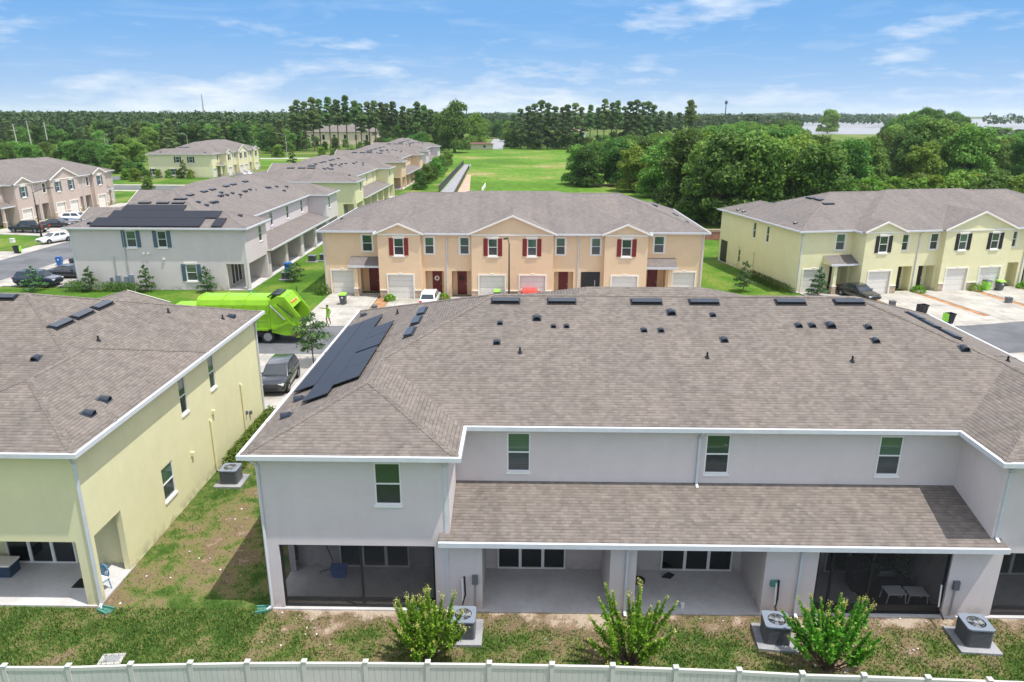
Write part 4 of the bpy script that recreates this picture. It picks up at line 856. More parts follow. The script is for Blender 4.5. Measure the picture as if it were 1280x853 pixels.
# ------------------------------------------------------------------ air conditioners
def make_ac(label, loc, rz, pad=(-.62, .62, -.62, .62)):
    t = thing('air_conditioner', label, 'air conditioner', loc, rz, 'condenser units beside the houses')
    mb = MB(); mb.box(pad[0], pad[1], pad[2], pad[3], 0, .09, M['path']); mb.build('concrete_pad', t)
    mb = MB(); w = .40; r = .1
    def ring_(w, z): 
        out = []
        for sx, sy, a0 in ((1, -1, -90), (1, 1, 0), (-1, 1, 90), (-1, -1, 180)):
            for k in range(4):
                a = R_(a0 + 30 * k); out.append((sx * (w - r) + r * math.cos(a), sy * (w - r) + r * math.sin(a), z))
        return out
    n = 13; rings = [ring_(w, .092), ring_(w, .13)]
    for k in range(n): z = .13 + .045 * k; rings += [ring_(w - .05, z + .004), ring_(w - .05, z + .022), ring_(w, z + .03), ring_(w, z + .045)]
    vs = [p for q in rings for p in q]; m_ = 16
    mb.mesh(vs, [(i * m_ + k, i * m_ + (k + 1) % m_, (i + 1) * m_ + (k + 1) % m_, (i + 1) * m_ + k) for i in range(len(rings) - 1) for k in range(m_)], M['acgrey'])
    mb.build('louvred_case', t)
    zt = .13 + .045 * n
    mb = MB(); A = ring_(w + .012, zt); B = ring_(w + .012, zt + .05)
    mb.mesh(A + B, [(k, (k + 1) % m_, m_ + (k + 1) % m_, m_ + k) for k in range(m_)], M['actop'])
    inner = [(.29 * math.cos(R_(-67 + 22.5 * k)), .29 * math.sin(R_(-67 + 22.5 * k)), zt + .05) for k in range(16)]
    mb.mesh(B + inner, [(k, (k + 1) % m_, m_ + (k + 1) % m_, m_ + k) for k in range(m_)], M['actop'])
    low = [(p[0], p[1], zt - .05) for p in inner]; mb.mesh(inner + low, [(k, (k + 1) % m_, m_ + (k + 1) % m_, m_ + k) for k in range(m_)], M['acgrey']); mb.face(low, M['blackv'])
    top = mb.build('top_cover', t)
    g = MB()
    for rr in (.08, .15, .22, .285): g.tube([(rr * math.cos(R_(15 * k)), rr * math.sin(R_(15 * k)), zt + .055) for k in range(25)], .006, M['galv'], 4, False)
    for k in range(8): a = R_(45 * k); g.tube([(.05 * math.cos(a), .05 * math.sin(a), zt + .055), (.29 * math.cos(a), .29 * math.sin(a), zt + .05)], .006, M['galv'], 4)
    g.build('fan_guard', top)
    f = MB()
    for k in range(3):
        a = R_(120 * k + 20); d = Vector((math.cos(a), math.sin(a), 0)); s_ = Vector((-d.y, d.x, 0))
        f.face([d * .05 - s_ * .03 + Z * zt, d * .26 - s_ * .09 + Z * (zt - .02), d * .26 + s_ * .09 + Z * (zt + .02), d * .05 + s_ * .03 + Z * zt], M['galv'])
    f.tube([(0, 0, zt - .02), (0, 0, zt + .045)], .075, M['galv'], 12); f.build('fan', top)
    return t
def _s(o): o.scale = (.93,) * 3; return o
ac = _s(make_ac('air conditioner half behind the first shrub from the left', (-1.72, 18.25, 0), 0))
dup(ac, (7.62, 18.2, 0), R_(-6), 'air conditioner on a cracked pad left of the rightmost front shrub')
dup(ac, (13.5, 18.2, 0), R_(-4), 'air conditioner standing alone on its pad near the right frame edge')
dup(ac, (-12.35, 27.5, 0), 0, 'air conditioner against the pale yellow side wall, hedge behind it')
dup(ac, (-22.4, 66.9, 0), 0, 'small far air conditioner behind the round garden tree of the blue-shuttered row')
dup(ac, (-22.3, 75.4, 0), 0, 'left one of two far air conditioners beside the beige row')
dup(ac, (-21.3, 76.1, 0), 0, 'right one of two far air conditioners beside the beige row')
# lines up the wall behind the first two units
for x, y0 in ((-1.7, 18.75), (-.35, 19.0)):
    pass
def wall_thing(name, label, cat, boxes, loc=(0, 0, 0)):
    mb = MB()
    for b in boxes: mb.box(*b[:6], b[6])
    o = mb.build(name); tag(o, label, cat); o.location = loc; return o
wall_thing('electric_box', 'small grey disconnect box on the wall above the first air conditioner', 'electric box', [(-.09, .09, -.10, -.002, 1.05, 1.35, M['acgrey']), (-.02, .02, -.05, -.01, .1, 1.05, M['galv'])], (-1.42, 19.31, 0))
wall_thing('electric_box', 'small grey disconnect box beside the screened lanai with the white tables', 'electric box', [(-.09, .09, -.10, -.002, 1.05, 1.35, M['acgrey']), (-.02, .02, -.05, -.01, .1, 1.05, M['galv'])], (13.42, 19.31, 0))
wall_thing('electric_box', 'small teal-grey box on the pier left of the middle downspout', 'electric box', [(-.12, .12, -.10, -.002, 1.1, 1.3, M['teal'])], (7.85, 19.31, 0))
def refr(label, x):
    mb = MB(); mb.tube([(x, 19.2, 1.35), (x + .02, 19.2, .7), (x - .05, 19.1, .45), (x - .1, 18.75, .35)], .03, M['blackv'], 6); mb.tube([(x - .07, 19.2, 1.25), (x - .06, 19.15, .5)], .025, M['white'], 6)
    tag(mb.build('coolant_pipe'), label, 'pipe')
refr('black and white coolant pipes dropping to the first air conditioner', -1.75); refr('black coolant pipes dropping behind the air conditioner at the right', 13.0); refr('dark coolant pipes behind the middle air conditioner', 7.95)
# splash blocks
def splash(label, loc, rz):
    mb = MB(); L, w = .42, .11
    mb.face([(0, -w, .03), (L, -w * 1.3, .02), (L, w * 1.3, .02), (0, w, .03)], M['teal'])
    for s_ in (-1, 1): mb.obox((L / 2, s_ * w * 1.15, .05), Vector((L / 2, s_ * .02, 0)), Vector((0, .02, 0)), Vector((0, 0, .04)), M['teal'])
    mb.obox((0, 0, .06), Vector((.015, 0, 0)), Vector((0, w, 0)), Vector((0, 0, .05)), M['teal'])
    o = mb.build('splash_block'); tag(o, label, 'splash block', 'teal splash blocks under downspouts'); o.location = loc; o.rotation_euler = (0, 0, rz)
splash('teal splash block at the corner of the yellow house', (-13.3, 19.15, 0), R_(-20)); splash('teal splash block at the left corner of the grey house', (-7.95, 19.25, 0), R_(190))
splash('small teal splash block by the corner of the blue-shuttered row', (-24.0, 61.9, 0), R_(-60))
mb = MB(); mb.box(-.32, .32, -.22, .22, .0, .05, M['slab']); mb.box(-.22, .22, -.14, .14, .051, .06, M['galv']); o = mb.build('utility_cover'); tag(o, 'pale rectangular utility cover set in the lawn by the fence', 'utility cover'); o.location = (-11.75, 16.95, 0); o.rotation_euler = (0, 0, .1)
# ------------------------------------------------------------------ lanai furniture
fz = .05
def chair(label, loc, rz, seat_m, group=None):
    t = thing('garden_chair', label, 'chair', loc, rz, group)
    mb = MB(); mb.box(-.19, .19, -.19, .19, .36, .385, M['bluepaint']); mb.build('seat', t)
    mb = MB(); mb.box(-.17, .17, -.17, .17, .387, .44, seat_m); mb.build('cushion', t)
    mb = MB()
    pts = [(.19 * math.cos(R_(a)), .19, .62 + .24 * math.sin(R_(a))) for a in range(-60, 241, 20)]; mb.tube(pts, .022, M['bluepaint'], 6)
    for a in (-.12, -.06, 0, .06, .12): mb.tube([(a * .6, .19, .39), (a * 1.3, .2, .62), (a * .8, .2, .84)], .014, M['bluepaint'], 6)
    mb.build('backrest', t)
    for sx in (-1, 1):
        for sy in (-1, 1): q = MB(); q.tube([(sx * .16, sy * .16, .36), (sx * .2, sy * .19, .0)], .018, M['bluepaint'], 6); q.build('leg', t)
    return t
chair('blue scrollwork chair with white cushion at the side opening of the yellow lanai', (-13.75, 20.05, fz), R_(-20), M['white'])
chair('blue scrollwork chair half hidden behind the pier of the yellow lanai', (-14.35, 20.6, fz), R_(150), M['red'])
mb = MB(); mb.box(-.55, .55, -.25, .25, 0, .42, M['navy']); mb.box(-.58, .58, -.28, .28, .422, .49, M['trim']); o = mb.build('storage_bench'); tag(o, 'dark navy storage box at the left frame edge in the yellow lanai', 'storage box'); o.location = (-17.75, 20.9, fz)
mb = MB(); mb.box(-.3, .3, -.25, .25, 0, .012, M['blackv']); o = mb.build('door_mat'); tag(o, 'small dark mat on the yellow lanai floor', 'mat'); o.location = (-14.55, 20.4, fz)
# bay lanai: hose and blue bin
mb = MB(); hp = [(0, -.05, 1.35)]
for k in range(40): a = k * .5; hp.append((.10 * math.sin(a), -.06 - .01 * (k % 3), 1.15 + .15 * math.cos(a)))
hp += [(.25, -.1, .8), (.4, -.15, .4), (.3, -.2, .1), (.1, -.25, .06), (-.05, -.3, .05), (.05, -.4, .04)]
mb.tube(hp, .016, M['rubber'], 6); o = mb.build('garden_hose'); tag(o, 'black garden hose hanging on the back wall of the left lanai', 'hose'); o.location = (-6.95 + .1, 21.5, 0)
t = thing('storage_tub', 'blue plastic tub on the floor of the left lanai', 'tub', (-6.15, 21.0, fz)); mb = MB()
mb.mesh([(-.2, -.14, 0), (.2, -.14, 0), (.2, .14, 0), (-.2, .14, 0), (-.25, -.18, .3), (.25, -.18, .3), (.25, .18, .3), (-.25, .18, .3)], [(0, 1, 5, 4), (1, 2, 6, 5), (2, 3, 7, 6), (3, 0, 4, 7), (3, 2, 1, 0)], M['blueplastic']); mb.build('tub_body', t)
mb = MB(); mb.box(-.27, .27, -.2, .2, .302, .35, M['blueplastic']); mb.build('lid', t)
def lamp(label, x, y, z):
    mb = MB(); mb.box(-.06, .06, -.11, -.002, 0, .06, M['blackv']); mb.box(-.05, .05, -.14, -.04, -.16, -.002, M['blackv']); o = mb.build('wall_lantern'); tag(o, label, 'wall lantern', 'black lanterns on the lanai walls'); o.location = (x, y, z)
lamp('black wall lantern right of the doors in the bay lanai', -2.9, 21.5, 1.35); lamp('black wall lantern right of the doors in the second lanai', 2.0, 21.5, 1.5); lamp('black wall lantern left of the doors in the third lanai', 4.05, 21.5, 1.5)
mb = MB(); pts = [(.17 * math.cos(R_(20 * k)), .17 * math.sin(R_(20 * k)), .06) for k in range(19)]; mb.tube(pts, .055, M['shut_black'], 8); o = mb.build('wreath'); tag(o, 'dark round wreath lying on the third lanai floor', 'wreath'); o.location = (3.95, 20.85, fz)
mb = MB(); mb.mesh([(-.25, -.1, .01), (.05, -.2, .02), (.25, .05, .02), (.0, .16, .03), (0, 0, .16)], [(0, 1, 4), (1, 2, 4), (2, 3, 4), (3, 0, 4)], M['shut_black']); o = mb.build('dark_bag'); tag(o, 'crumpled dark bag on the third lanai floor by the doors', 'bag'); o.location = (5.0, 21.2, fz)
mb = MB(); mb.tube([(0, 0, 0), (0, 0, .16)], [.055, .07], M['white'], 12); o = mb.build('paper_cup'); tag(o, 'white cup standing near the edge of the third lanai', 'cup'); o.location = (5.15, 19.55, fz)
def stool(label, loc, rz):
    t = thing('patio_table', label, 'table', loc, rz, 'white metal side tables on the screened lanai'); mb = MB()
    for k in range(7): mb.box(-.30, .30, -.2 + .058 * k, -.2 + .058 * k + .04, .40, .42, M['white'])
    mb.box(-.31, .31, -.22, -.2, .38, .43, M['white']); mb.box(-.31, .31, .2, .22, .38, .43, M['white']); mb.build('table_top', t)
    for sx in (-1, 1):
        for sy in (-1, 1): q = MB(); q.tube([(sx * .27, sy * .19, .39), (sx * .32, sy * .2, 0)], .018, M['white'], 6); q.build('leg', t)
stool('left one of two white slatted tables behind the screen at the right', (12.0, 20.0, fz), .04); stool('right one of two white slatted tables behind the screen at the right', (12.68, 19.97, fz), -.03)
mb = MB(); mb.box(-1.0, 1.25, -.75, .75, 0, .012, M['shut_black']); o = mb.build('rug'); tag(o, 'black rug under the tables on the screened lanai', 'rug'); o.location = (12.0, 20.55, fz)
NRM = [None]
def leafcards(n, fn, size, up=.3, rng=RNG):
    P = fn(n); d = rng.normal(size=(n, 3)) * .62; d[:, 2] += up
    if NRM[0] is not None and len(NRM[0]) == n: d += NRM[0] * .9
    NRM[0] = None; d /= np.linalg.norm(d, axis=1)[:, None]
    r = rng.normal(size=(n, 3)); a = np.cross(d, r); a /= np.linalg.norm(a, axis=1)[:, None] + 1e-9; b = np.cross(d, a)
    s = (size[0] + (size[1] - size[0]) * rng.random(n))[:, None]
    q = np.stack([P - a * s, P - b * s * .5 + d * s * .12, P + a * s, P + b * s * .5 + d * s * .12], 1); return q.reshape(-1, 3)
def quads(v): return np.arange(len(v)).reshape(-1, 4)
def dark_plant(label, loc, h, n=260, mat='pine'):
    t = thing('potted_plant', label, 'plant', loc); mb = MB(); mb.tube([(0, 0, 0), (0, 0, .28)], [.12, .16], M['shut_black'], 10); mb.build('pot', t)
    def fn(k): r = RNG.random(k) ** .5 * .28; a = RNG.random(k) * 6.28; return np.stack([r * np.cos(a), r * np.sin(a), .3 + (h - .3) * RNG.random(k)], 1)
    v = leafcards(n, fn, (.05, .11)); bigmesh('leaves', v, quads(v), M[mat], t)
dark_plant('dark potted plant behind the white tables on the screened lanai', (11.6, 20.95, fz), .8); dark_plant('tall dark plant in the back corner of the screened lanai', (12.75, 21.1, fz), 1.5, 420)
mb = MB(); mb.box(-.3, .3, -.3, .3, 0, .5, M['blackv']); mb.box(-.32, .32, .22, .32, .5, .95, M['blackv']); mb.box(-.34, -.26, -.3, .3, .5, .62, M['blackv']); mb.box(.26, .34, -.3, .3, .5, .62, M['blackv']); o = mb.build('armchair'); tag(o, 'black armchair on the rug behind the white tables', 'armchair'); o.location = (11.2, 20.75, fz)
# ------------------------------------------------------------------ wheelie bins
def make_bin(label, loc, rz, body, lid, open_=False):
    t = thing('wheelie_bin', label, 'bin', loc, rz, 'wheelie bins on the driveways'); mb = MB(); h = .82
    mb.mesh([(-.2, -.22, .05), (.2, -.22, .05), (.2, .2, .05), (-.2, .2, .05), (-.27, -.32, h), (.27, -.32, h), (.27, .30, h), (-.27, .30, h)], [(0, 1, 5, 4), (1, 2, 6, 5), (2, 3, 7, 6), (3, 0, 4, 7), (3, 2, 1, 0)] + ([(4, 5, 6, 7)] if not open_ else []), M[body])
    mb.box(-.29, .29, -.345, -.322, h - .07, h - .001, M[body]); mb.build('bin_body', t)
    q = MB()
    if open_: q.obox((0, .36, h - .30), Vector((.27, 0, 0)), Vector((0, .02, 0)), Vector((0, .0, .30)), M[lid])
    else: q.mesh([(-.29, -.35, h + .002), (.29, -.35, h + .002), (.29, .32, h + .002), (-.29, .32, h + .002), (-.25, -.28, h + .09), (.25, -.28, h + .09), (.25, .26, h + .11), (-.25, .26, h + .11)], [(0, 1, 5, 4), (1, 2, 6, 5), (2, 3, 7, 6), (3, 0, 4, 7), (4, 5, 6, 7)], M[lid])
    q.build('lid', t)
    for s_ in (-1, 1): w = MB(); w.tube([(s_ * .23, .22, .09), (s_ * .19, .22, .09)], .09, M['rubber'], 10); w.build('wheel', t)
    l = MB(); l.box(-.06, .06, -.335, -.30, h - .26, h - .14, M['white']); l.build('sticker', t)
    return t
make_bin('grey bin with lime lid standing on the beige row driveway, nearest the worker', (-14.75, 57.5, .05), 0, 'bingrey', 'limep')
make_bin('lime-lidded bin showing just above the roof, by the middle street lamp', (-2.15, 59.0, .05), 0, 'bingrey', 'limep')
make_bin('grey bin with a lime lid by the farther garage of the right yellow row', (42.9, 64.4, -.05), R_(11), 'bingrey', 'limep')
make_bin('lime bin with dark lid beside the round bush of the right yellow row', (41.8, 64.5, -.05), R_(11), 'limep', 'bingrey')
make_bin('black kerbside bin with its lime lid hanging open, at the right road', (32.25, 53.3, -.06), R_(105), 'binblack', 'limep', True)
make_bin('open black bin just above the roof ridge at the right', (31.6, 55.9, -.06), R_(105), 'binblack', 'binblack', True)
make_bin('black bin on the far left sidewalk with its lime lid hanging open', (-56.3, 79.0, .04), R_(-80), 'binblack', 'limep', True)
make_bin('lime-lidded black bin by the entries of the taupe row', (-66.5, 104.8, .05), R_(90), 'binblack', 'limep')
make_bin('lime-lidded bin right behind the white and blue patrol car', (-64.4, 106.2, .05), R_(90), 'binblack', 'limep')
make_bin('second lime-lidded bin behind the patrol car, at its nose', (-63.3, 105.7, .05), R_(90), 'binblack', 'limep')
t_ = make_bin('bright blue bin with its lid thrown open beside the dark pickup', (-47.6, 72.6, .04), R_(20), 'blueplastic', 'blueplastic', True)
t_ = make_bin('bright blue barrel-like bin at a rear porch of the blue-shuttered row', (-22.9, 69.2, .04), R_(-90), 'blueplastic', 'blueplastic'); t_.scale = (1, 1, 1.2)
# grey utility pedestals in the mulch strips
for lb, loc in (('grey utility pedestal in the mulch strip of the beige row', (-11.75, 55.4, .03)), ('grey utility pedestal in the mulch strip of the right yellow row', (40.9, 59.9, -.08)), ('white utility pedestal on the far left lawn', (-61.6, 86.0, .0)), ('grey utility pedestal beside the open bin at the right', (30.4, 58.3, -.05))):
    mb = MB(); mb.box(-.2, .2, -.2, .2, 0, .42, M['acgrey'] if 'grey' in lb else M['white']); mb.box(-.22, .22, -.22, .22, .422, .5, M['acgrey'] if 'grey' in lb else M['white']); o = mb.build('utility_pedestal'); tag(o, lb, 'utility box'); o.location = loc
# ------------------------------------------------------------------ lamps and poles
def street_lamp(label, base, h, arm, ang, mat, double=False):
    t = thing('street_lamp', label, 'street lamp', base, ang, None); mb = MB(); mb.tube([(0, 0, 0), (0, 0, h * .5), (0, 0, h)], [.085, .07, .05], mat, 8); mb.tube([(0, 0, 0), (0, 0, .5)], .12, mat, 8); mb.build('pole', t)
    for s_ in ((1, -1) if double else (1,)):
        q = MB(); q.tube([(0, 0, h - .05), (s_ * arm * .5, 0, h + .35), (s_ * arm, 0, h + .5)], .035, mat, 6); q.build('arm', t)
        q = MB(); q.obox((s_ * (arm + .2), 0, h + .5), Vector((.28, 0, 0)), Vector((0, .11, 0)), Vector((0, 0, .05)), mat); q.build('lamp_head', t)
    return t
DK = M['blackv']; LG = M['woodpole']
street_lamp('dark street lamp in front of the middle beige garages', (-1.15, 58.4, 0), 5.0, .5, R_(250), plain('lamp_brown', (.05, .04, .035), .5))
street_lamp('dark street lamp with a curved arm in front of the taupe row', (-60.6, 89.9, 0), 5.6, 1.9, R_(10), DK)
street_lamp('pale street lamp with arm to the left, nearer of the pair before the forest', (-126.4, 225.9, 0), 7.0, 1.9, R_(180), LG)
street_lamp('pale street lamp with arm to the right, farther of the pair before the forest', (-138, 245, 0), 7.8, 2.0, R_(0), LG)
street_lamp('pale street lamp rising behind the distant yellow row', (-107.5, 238, 0), 8.3, 2.4, R_(180), LG)
street_lamp('pale street lamp with arm to the left beside the distant lane', (-83.5, 262, 0), 7.6, 2.6, R_(180), LG)
def power_pole(label, base, h, lean, arms):
    t = thing('power_pole', label, 'power pole', base, 0, 'power poles before the forest'); mb = MB(); mb.tube([(0, 0, 0), (lean, 0, h)], [.26, .16], LG, 8); mb.build('pole', t)
    for z, w in arms: q = MB(); q.box(lean * z / h - w, lean * z / h + w, -.08, .08, z - .08, z + .08, LG); q.build('crossarm', t)
    return t
power_pole('leftmost pale power pole with a crossarm against the forest', (-200, 293, 0), 10.6, -.4, ((8.2, 1.5), (10.2, .8)))
power_pole('middle pale power pole of three against the forest', (-207, 312, 0), 11.6, -.4, ((11.2, .7),))
power_pole('rightmost pale power pole of three, thicker top, against the forest', (-196, 306, 0), 11.2, -.3, ((9.6, .9), (10.9, .6)))
def wire(label, pts):
    mb = MB(); out = []
    for a_, b_ in zip(pts, pts[1:]):
        a_, b_ = Vector(a_), Vector(b_)
        for k in range(9): u = k / 8; out.append(a_.lerp(b_, u) - Z * 1.2 * 4 * u * (1 - u))
    mb.tube(out, .035, M['blackv'], 4); tag(mb.build('power_line'), label, 'power line')
wire('thin power line strung between the three poles', [(-255, 290, 10), (-200.4, 293, 10.3), (-207.4, 312, 11.3), (-196.3, 306, 11), (-150, 330, 9.5)])
mb = MB()
for sx, sy in ((1, 1), (1, -1), (-1, 1), (-1, -1)): mb.tube([(sx * 1.4, sy * 1.4, 0), (sx * .3, sy * .3, 52)], .3, M['galv'], 4)
for z in range(2, 52, 4): w = 1.4 - 1.1 * z / 52; mb.tube([(w, w, z), (-w, -w, z + 3)], .15, M['galv'], 4); mb.tube([(-w, w, z), (w, -w, z + 3)], .15, M['galv'], 4)
o = mb.build('radio_mast'); tag(o, 'thin lattice radio mast on the left horizon', 'radio mast'); o.location = (-680, 1600, 0)
t = thing('radio_mast', 'dark monopole mast with antennas rising behind the tall pine at right', 'radio mast', (232, 880, 0)); mb = MB(); mb.tube([(0, 0, 0), (0, 0, 29)], [.7, .4], M['blackv'], 6); mb.build('pole', t); mb = MB(); mb.tube([(0, 0, 26), (0, 0, 29.5)], 1.5, M['blackv'], 6); mb.build('antennas', t)
# ------------------------------------------------------------------ vehicles (x forward, built in real metres, scaled 1/1.17)
VS = 1 / 1.17
def wheel(par, x, y, r, w, rimm=None):
    side = 1 if y > 0 else -1; mb = MB(); n = 20
    prof = [(r * .62, w / 2), (r * .93, w / 2), (r, w * .32), (r, -w * .32), (r * .93, -w / 2), (r * .62, -w / 2)]
    vs = [(x + a * math.cos(2 * math.pi * k / n), y + b * side, r + a * math.sin(2 * math.pi * k / n)) for a, b in prof for k in range(n)]
    mb.mesh(vs, [(i * n + k, i * n + (k + 1) % n, (i + 1) * n + (k + 1) % n, (i + 1) * n + k) for i in range(len(prof) - 1) for k in range(n)], M['rubber'])
    t = mb.build('wheel', par)
    q = MB(); yo = y + side * w * .42
    ring_ = [(x + r * .63 * math.cos(2 * math.pi * k / n), yo, r + r * .63 * math.sin(2 * math.pi * k / n)) for k in range(n)]; c = (x, yo - side * .03, r)
    for k in range(n): q.face([ring_[k], ring_[(k + 1) % n], c], rimm or M['galv'])
    for k in range(5):
        a = 2 * math.pi * k / 5; d = Vector((math.cos(a), 0, math.sin(a))); s_ = Vector((-d.z, 0, d.x)); cc = Vector((x, yo, r)) + d * r * .32
        q.obox(cc, d * r * .28, s_ * r * .07, Vector((0, .015, 0)), rimm or M['galv'])
    q.build('rim', t)
CARS = {  # stations: (x, z_low, z_top, half width)   cabin: base front, roof front, roof rear, base rear, roof z
 'sedan': dict(st=[(2.32, .38, .62, .70), (2.15, .25, .74, .84), (1.5, .22, .86, .90), (.75, .2, .93, .91), (0, .2, .94, .91), (-1.2, .2, .96, .91), (-1.75, .22, 1.0, .90), (-2.2, .28, .98, .84), (-2.34, .42, .82, .74)], cab=(1.05, .25, -.95, -1.75, 1.45), wx=(1.42, -1.38), r=.33),
 'suv': dict(st=[(2.28, .42, .78, .74), (2.12, .28, .92, .88), (1.5, .25, 1.02, .93), (.9, .24, 1.06, .94), (0, .24, 1.08, .94), (-1.2, .24, 1.10, .94), (-2.0, .26, 1.10, .92), (-2.25, .34, 1.06, .86), (-2.32, .45, .9, .78)], cab=(1.15, .45, -1.75, -2.22, 1.68), wx=(1.42, -1.38), r=.36),
 'pickup': dict(st=[(2.85, .5, .95, .78), (2.7, .36, 1.06, .94), (2.0, .34, 1.13, .98), (1.2, .34, 1.16, .99), (0, .34, 1.16, .99), (-.9, .34, 1.16, .99), (-2.0, .36, 1.14, .98), (-2.75, .40, 1.12, .96), (-2.82, .5, 1.10, .94)], cab=(1.35, .65, -.65, -.95, 1.85), wx=(1.85, -1.75), r=.42),
}
def make_car(name, label, cat, kind, paint, loc, ang, group=None, scale=1.0, stripes=None, bar=False):
    K = CARS[kind]; t = thing(name, label, cat, loc, R_(ang), group); t.scale = (VS * scale,) * 3
    pm = paint; mb = MB(); n = 12; rings = []
    for x, zl, zt, w in K['st']:
        h = zt - zl
        half = [(w * .80, zl), (w * .97, zl + h * .16), (w, zl + h * .45), (w * .985, zl + h * .72), (w * .93, zl + h * .93), (w * .80, zt)]
        rings.append([(x, y, z) for y, z in half] + [(x, -y, z) for y, z in half[::-1]])
    m_ = 12; vs = [p for r in rings for p in r]; fs = [(i * m_ + k, (i + 1) * m_ + k, (i + 1) * m_ + (k + 1) % m_, i * m_ + (k + 1) % m_) for i in range(len(rings) - 1) for k in range(m_)]
    fs += [tuple(range(m_)), tuple(range((len(rings) - 1) * m_, len(rings) * m_))[::-1]]
    mb.mesh(vs, fs, pm)
    bf, rf, rr, br, zr = K['cab']; zb = .5 * (K['st'][3][2] + K['st'][4][2]) - .06; wb_ = K['st'][4][3] * .93; wr = wb_ * .80
    cab = [(bf, wb_, zb), (rf, wr, zr - .05), ((rf + rr) / 2, wr * 1.01, zr), (rr, wr * .97, zr - .06), (br, wb_ * .95, zb)]
    cs = [(x, y, z) for x, y, z in cab] + [(x, -y, z) for x, y, z in cab]
    mb.mesh(cs, [(0, 1, 2, 3, 4), (9, 8, 7, 6, 5), (1, 0, 5, 6), (2, 1, 6, 7), (3, 2, 7, 8), (4, 3, 8, 9)], pm)
    if kind == 'pickup':
        pass
    b = mb.build('body', t, smooth=True, bevel=.07); b.modifiers[0].segments = 3; b.modifiers[0].angle_limit = .35
    if kind == 'pickup':
        q = MB(); q.box(-2.72, -1.02, -.80, .80, 1.12, 1.175, M['blackv']); q.build('bed_liner', t)
        q = MB()
        for s_ in (-1, 1): q.box(-2.8, -.98, s_ * .90 - .07, s_ * .90 + .07, 1.10, 1.22, pm)
        q.box(-2.82, -2.72, -.9, .9, 1.0, 1.2, pm); q.build('bed_side', t)
    def lerp(a, b_, u): return tuple(a[i] + (b_[i] - a[i]) * u for i in range(3))
    def glassquad(nm, A, B, Cc, D, u0, u1, v0, v1, off):
        P = lambda u, v_: lerp(lerp(A, B, u), lerp(D, Cc, u), v_)
        o_ = Vector(off); q = MB(); q.face([Vector(P(u0, v0)) + o_, Vector(P(u1, v0)) + o_, Vector(P(u1, v1)) + o_, Vector(P(u0, v1)) + o_], M['glass_car']); q.build(nm, t)
    glassquad('windshield', cs[0], cs[5], cs[6], cs[1], .05, .95, .12, .93, (.012, 0, .014)); glassquad('rear_window', cs[4], cs[9], cs[8], cs[3], .08, .92, .2, .9, (-.012, 0, .012))
    for s_ in (1, -1):
        g = lambda p: (p[0], p[1] * s_, p[2])
        A, B, Cc, D = g(cab[0]), g(cab[4]), g(cab[3]), g(cab[1])
        for u0, u1 in (((.08, .47), (.52, .93)) if kind != 'pickup' else ((.1, .5), (.55, .92))): glassquad('side_window', A, B, Cc, D, u0, u1, .2, .88, (0, .014 * s_, .006))
    for wx in K['wx']:
        for s_ in (1, -1):
            y = s_ * (K['st'][4][3] - .11)
            q = MB(); rr_ = K['r'] * 1.16; nn = 16; ya = s_ * (K['st'][4][3] + .004)
            q.face([(wx + rr_ * math.cos(math.pi * k / nn * 1.24 - .38), ya, K['r'] + rr_ * math.sin(math.pi * k / nn * 1.24 - .38)) for k in range(nn + 1)], M['blackv']); q.build('wheel_arch', t)
            wheel(t, wx, s_ * (K['st'][4][3] - .095), K['r'], .22)
    x0, zl, zt, w = K['st'][1]
    for s_ in (1, -1):
        q = MB(); q.obox((x0 + .04, s_ * w * .74, zt - .13), Vector((.10, -.04 * s_, 0)), Vector((.02 * s_, w * .17, 0)), Z * .06, M['white']); q.build('headlight', t)
        xe, zl2, zt2, w2 = K['st'][-2]; q = MB(); q.obox((xe - .05, s_ * w2 * .80, zt2 - .14), Vector((.07, 0, 0)), Vector((0, w2 * .16, 0)), Z * .09, M['red']); q.build('taillight', t)
        q = MB(); q.obox((bf - .35, s_ * (wb_ + .10), zb + .10), Vector((.06, 0, 0)), Vector((0, .10, 0)), Z * .06, pm); q.build('mirror', t)
    q = MB(); q.box(K['st'][0][0] - .06, K['st'][0][0] + .012, -.45, .45, .42, .62, M['blackv']); q.build('grille', t)
    q = MB(); q.box(K['st'][-1][0] - .012, K['st'][-1][0] + .05, -.22, .22, .52, .64, M['white']); q.build('number_plate', t)
    if stripes:
        for s_ in (1, -1):
            q = MB(); ya = s_ * (K['st'][4][3] + .006)
            q.face([(1.2, ya, .50), (-2.0, ya, .62), (-2.0, ya, .84), (.9, ya, .62)][::s_], stripes); q.build('stripe', t)
    if bar:
        q = MB(); q.box(-.35, -.05, -.55, -.03, zr - .01, zr + .11, M['blueplastic']); q.box(-.35, -.05, .03, .55, zr - .01, zr + .11, M['red']); q.build('light_bar', t)
    return t
P_dark = carpaint('paint_dark_grey', (.035, .04, .045), .3); P_navy = carpaint('paint_navy', (.022, .034, .06), .3); P_black = carpaint('paint_black', (.010, .011, .013)); P_white = carpaint('paint_white', (.76, .77, .77)); P_red = carpaint('paint_red', (.62, .018, .012))
make_car('parked_car', 'dark grey crossover nosed towards us beyond the yellow house', 'car', 'suv', P_dark, (-13.98, 39.0, .05), -86)
make_car('parked_car', 'white car with a dark rear window parked at the beige row', 'car', 'suv', P_white, (-7.6, 57.5, .05), 90, scale=.9)
make_car('parked_car', 'bright red car parked before the middle beige garage', 'car', 'suv', P_red, (.55, 57.8, .05), 90, scale=.98)
make_car('parked_car', 'black car under the entrance porch of the right yellow row', 'car', 'sedan', P_black, (28.9, 61.3, -.05), -70)
make_car('parked_car', 'navy crossover side-on behind a sapling at the left, nearest of three', 'car', 'suv', P_navy, (-43.9, 63.6, .03), -3)
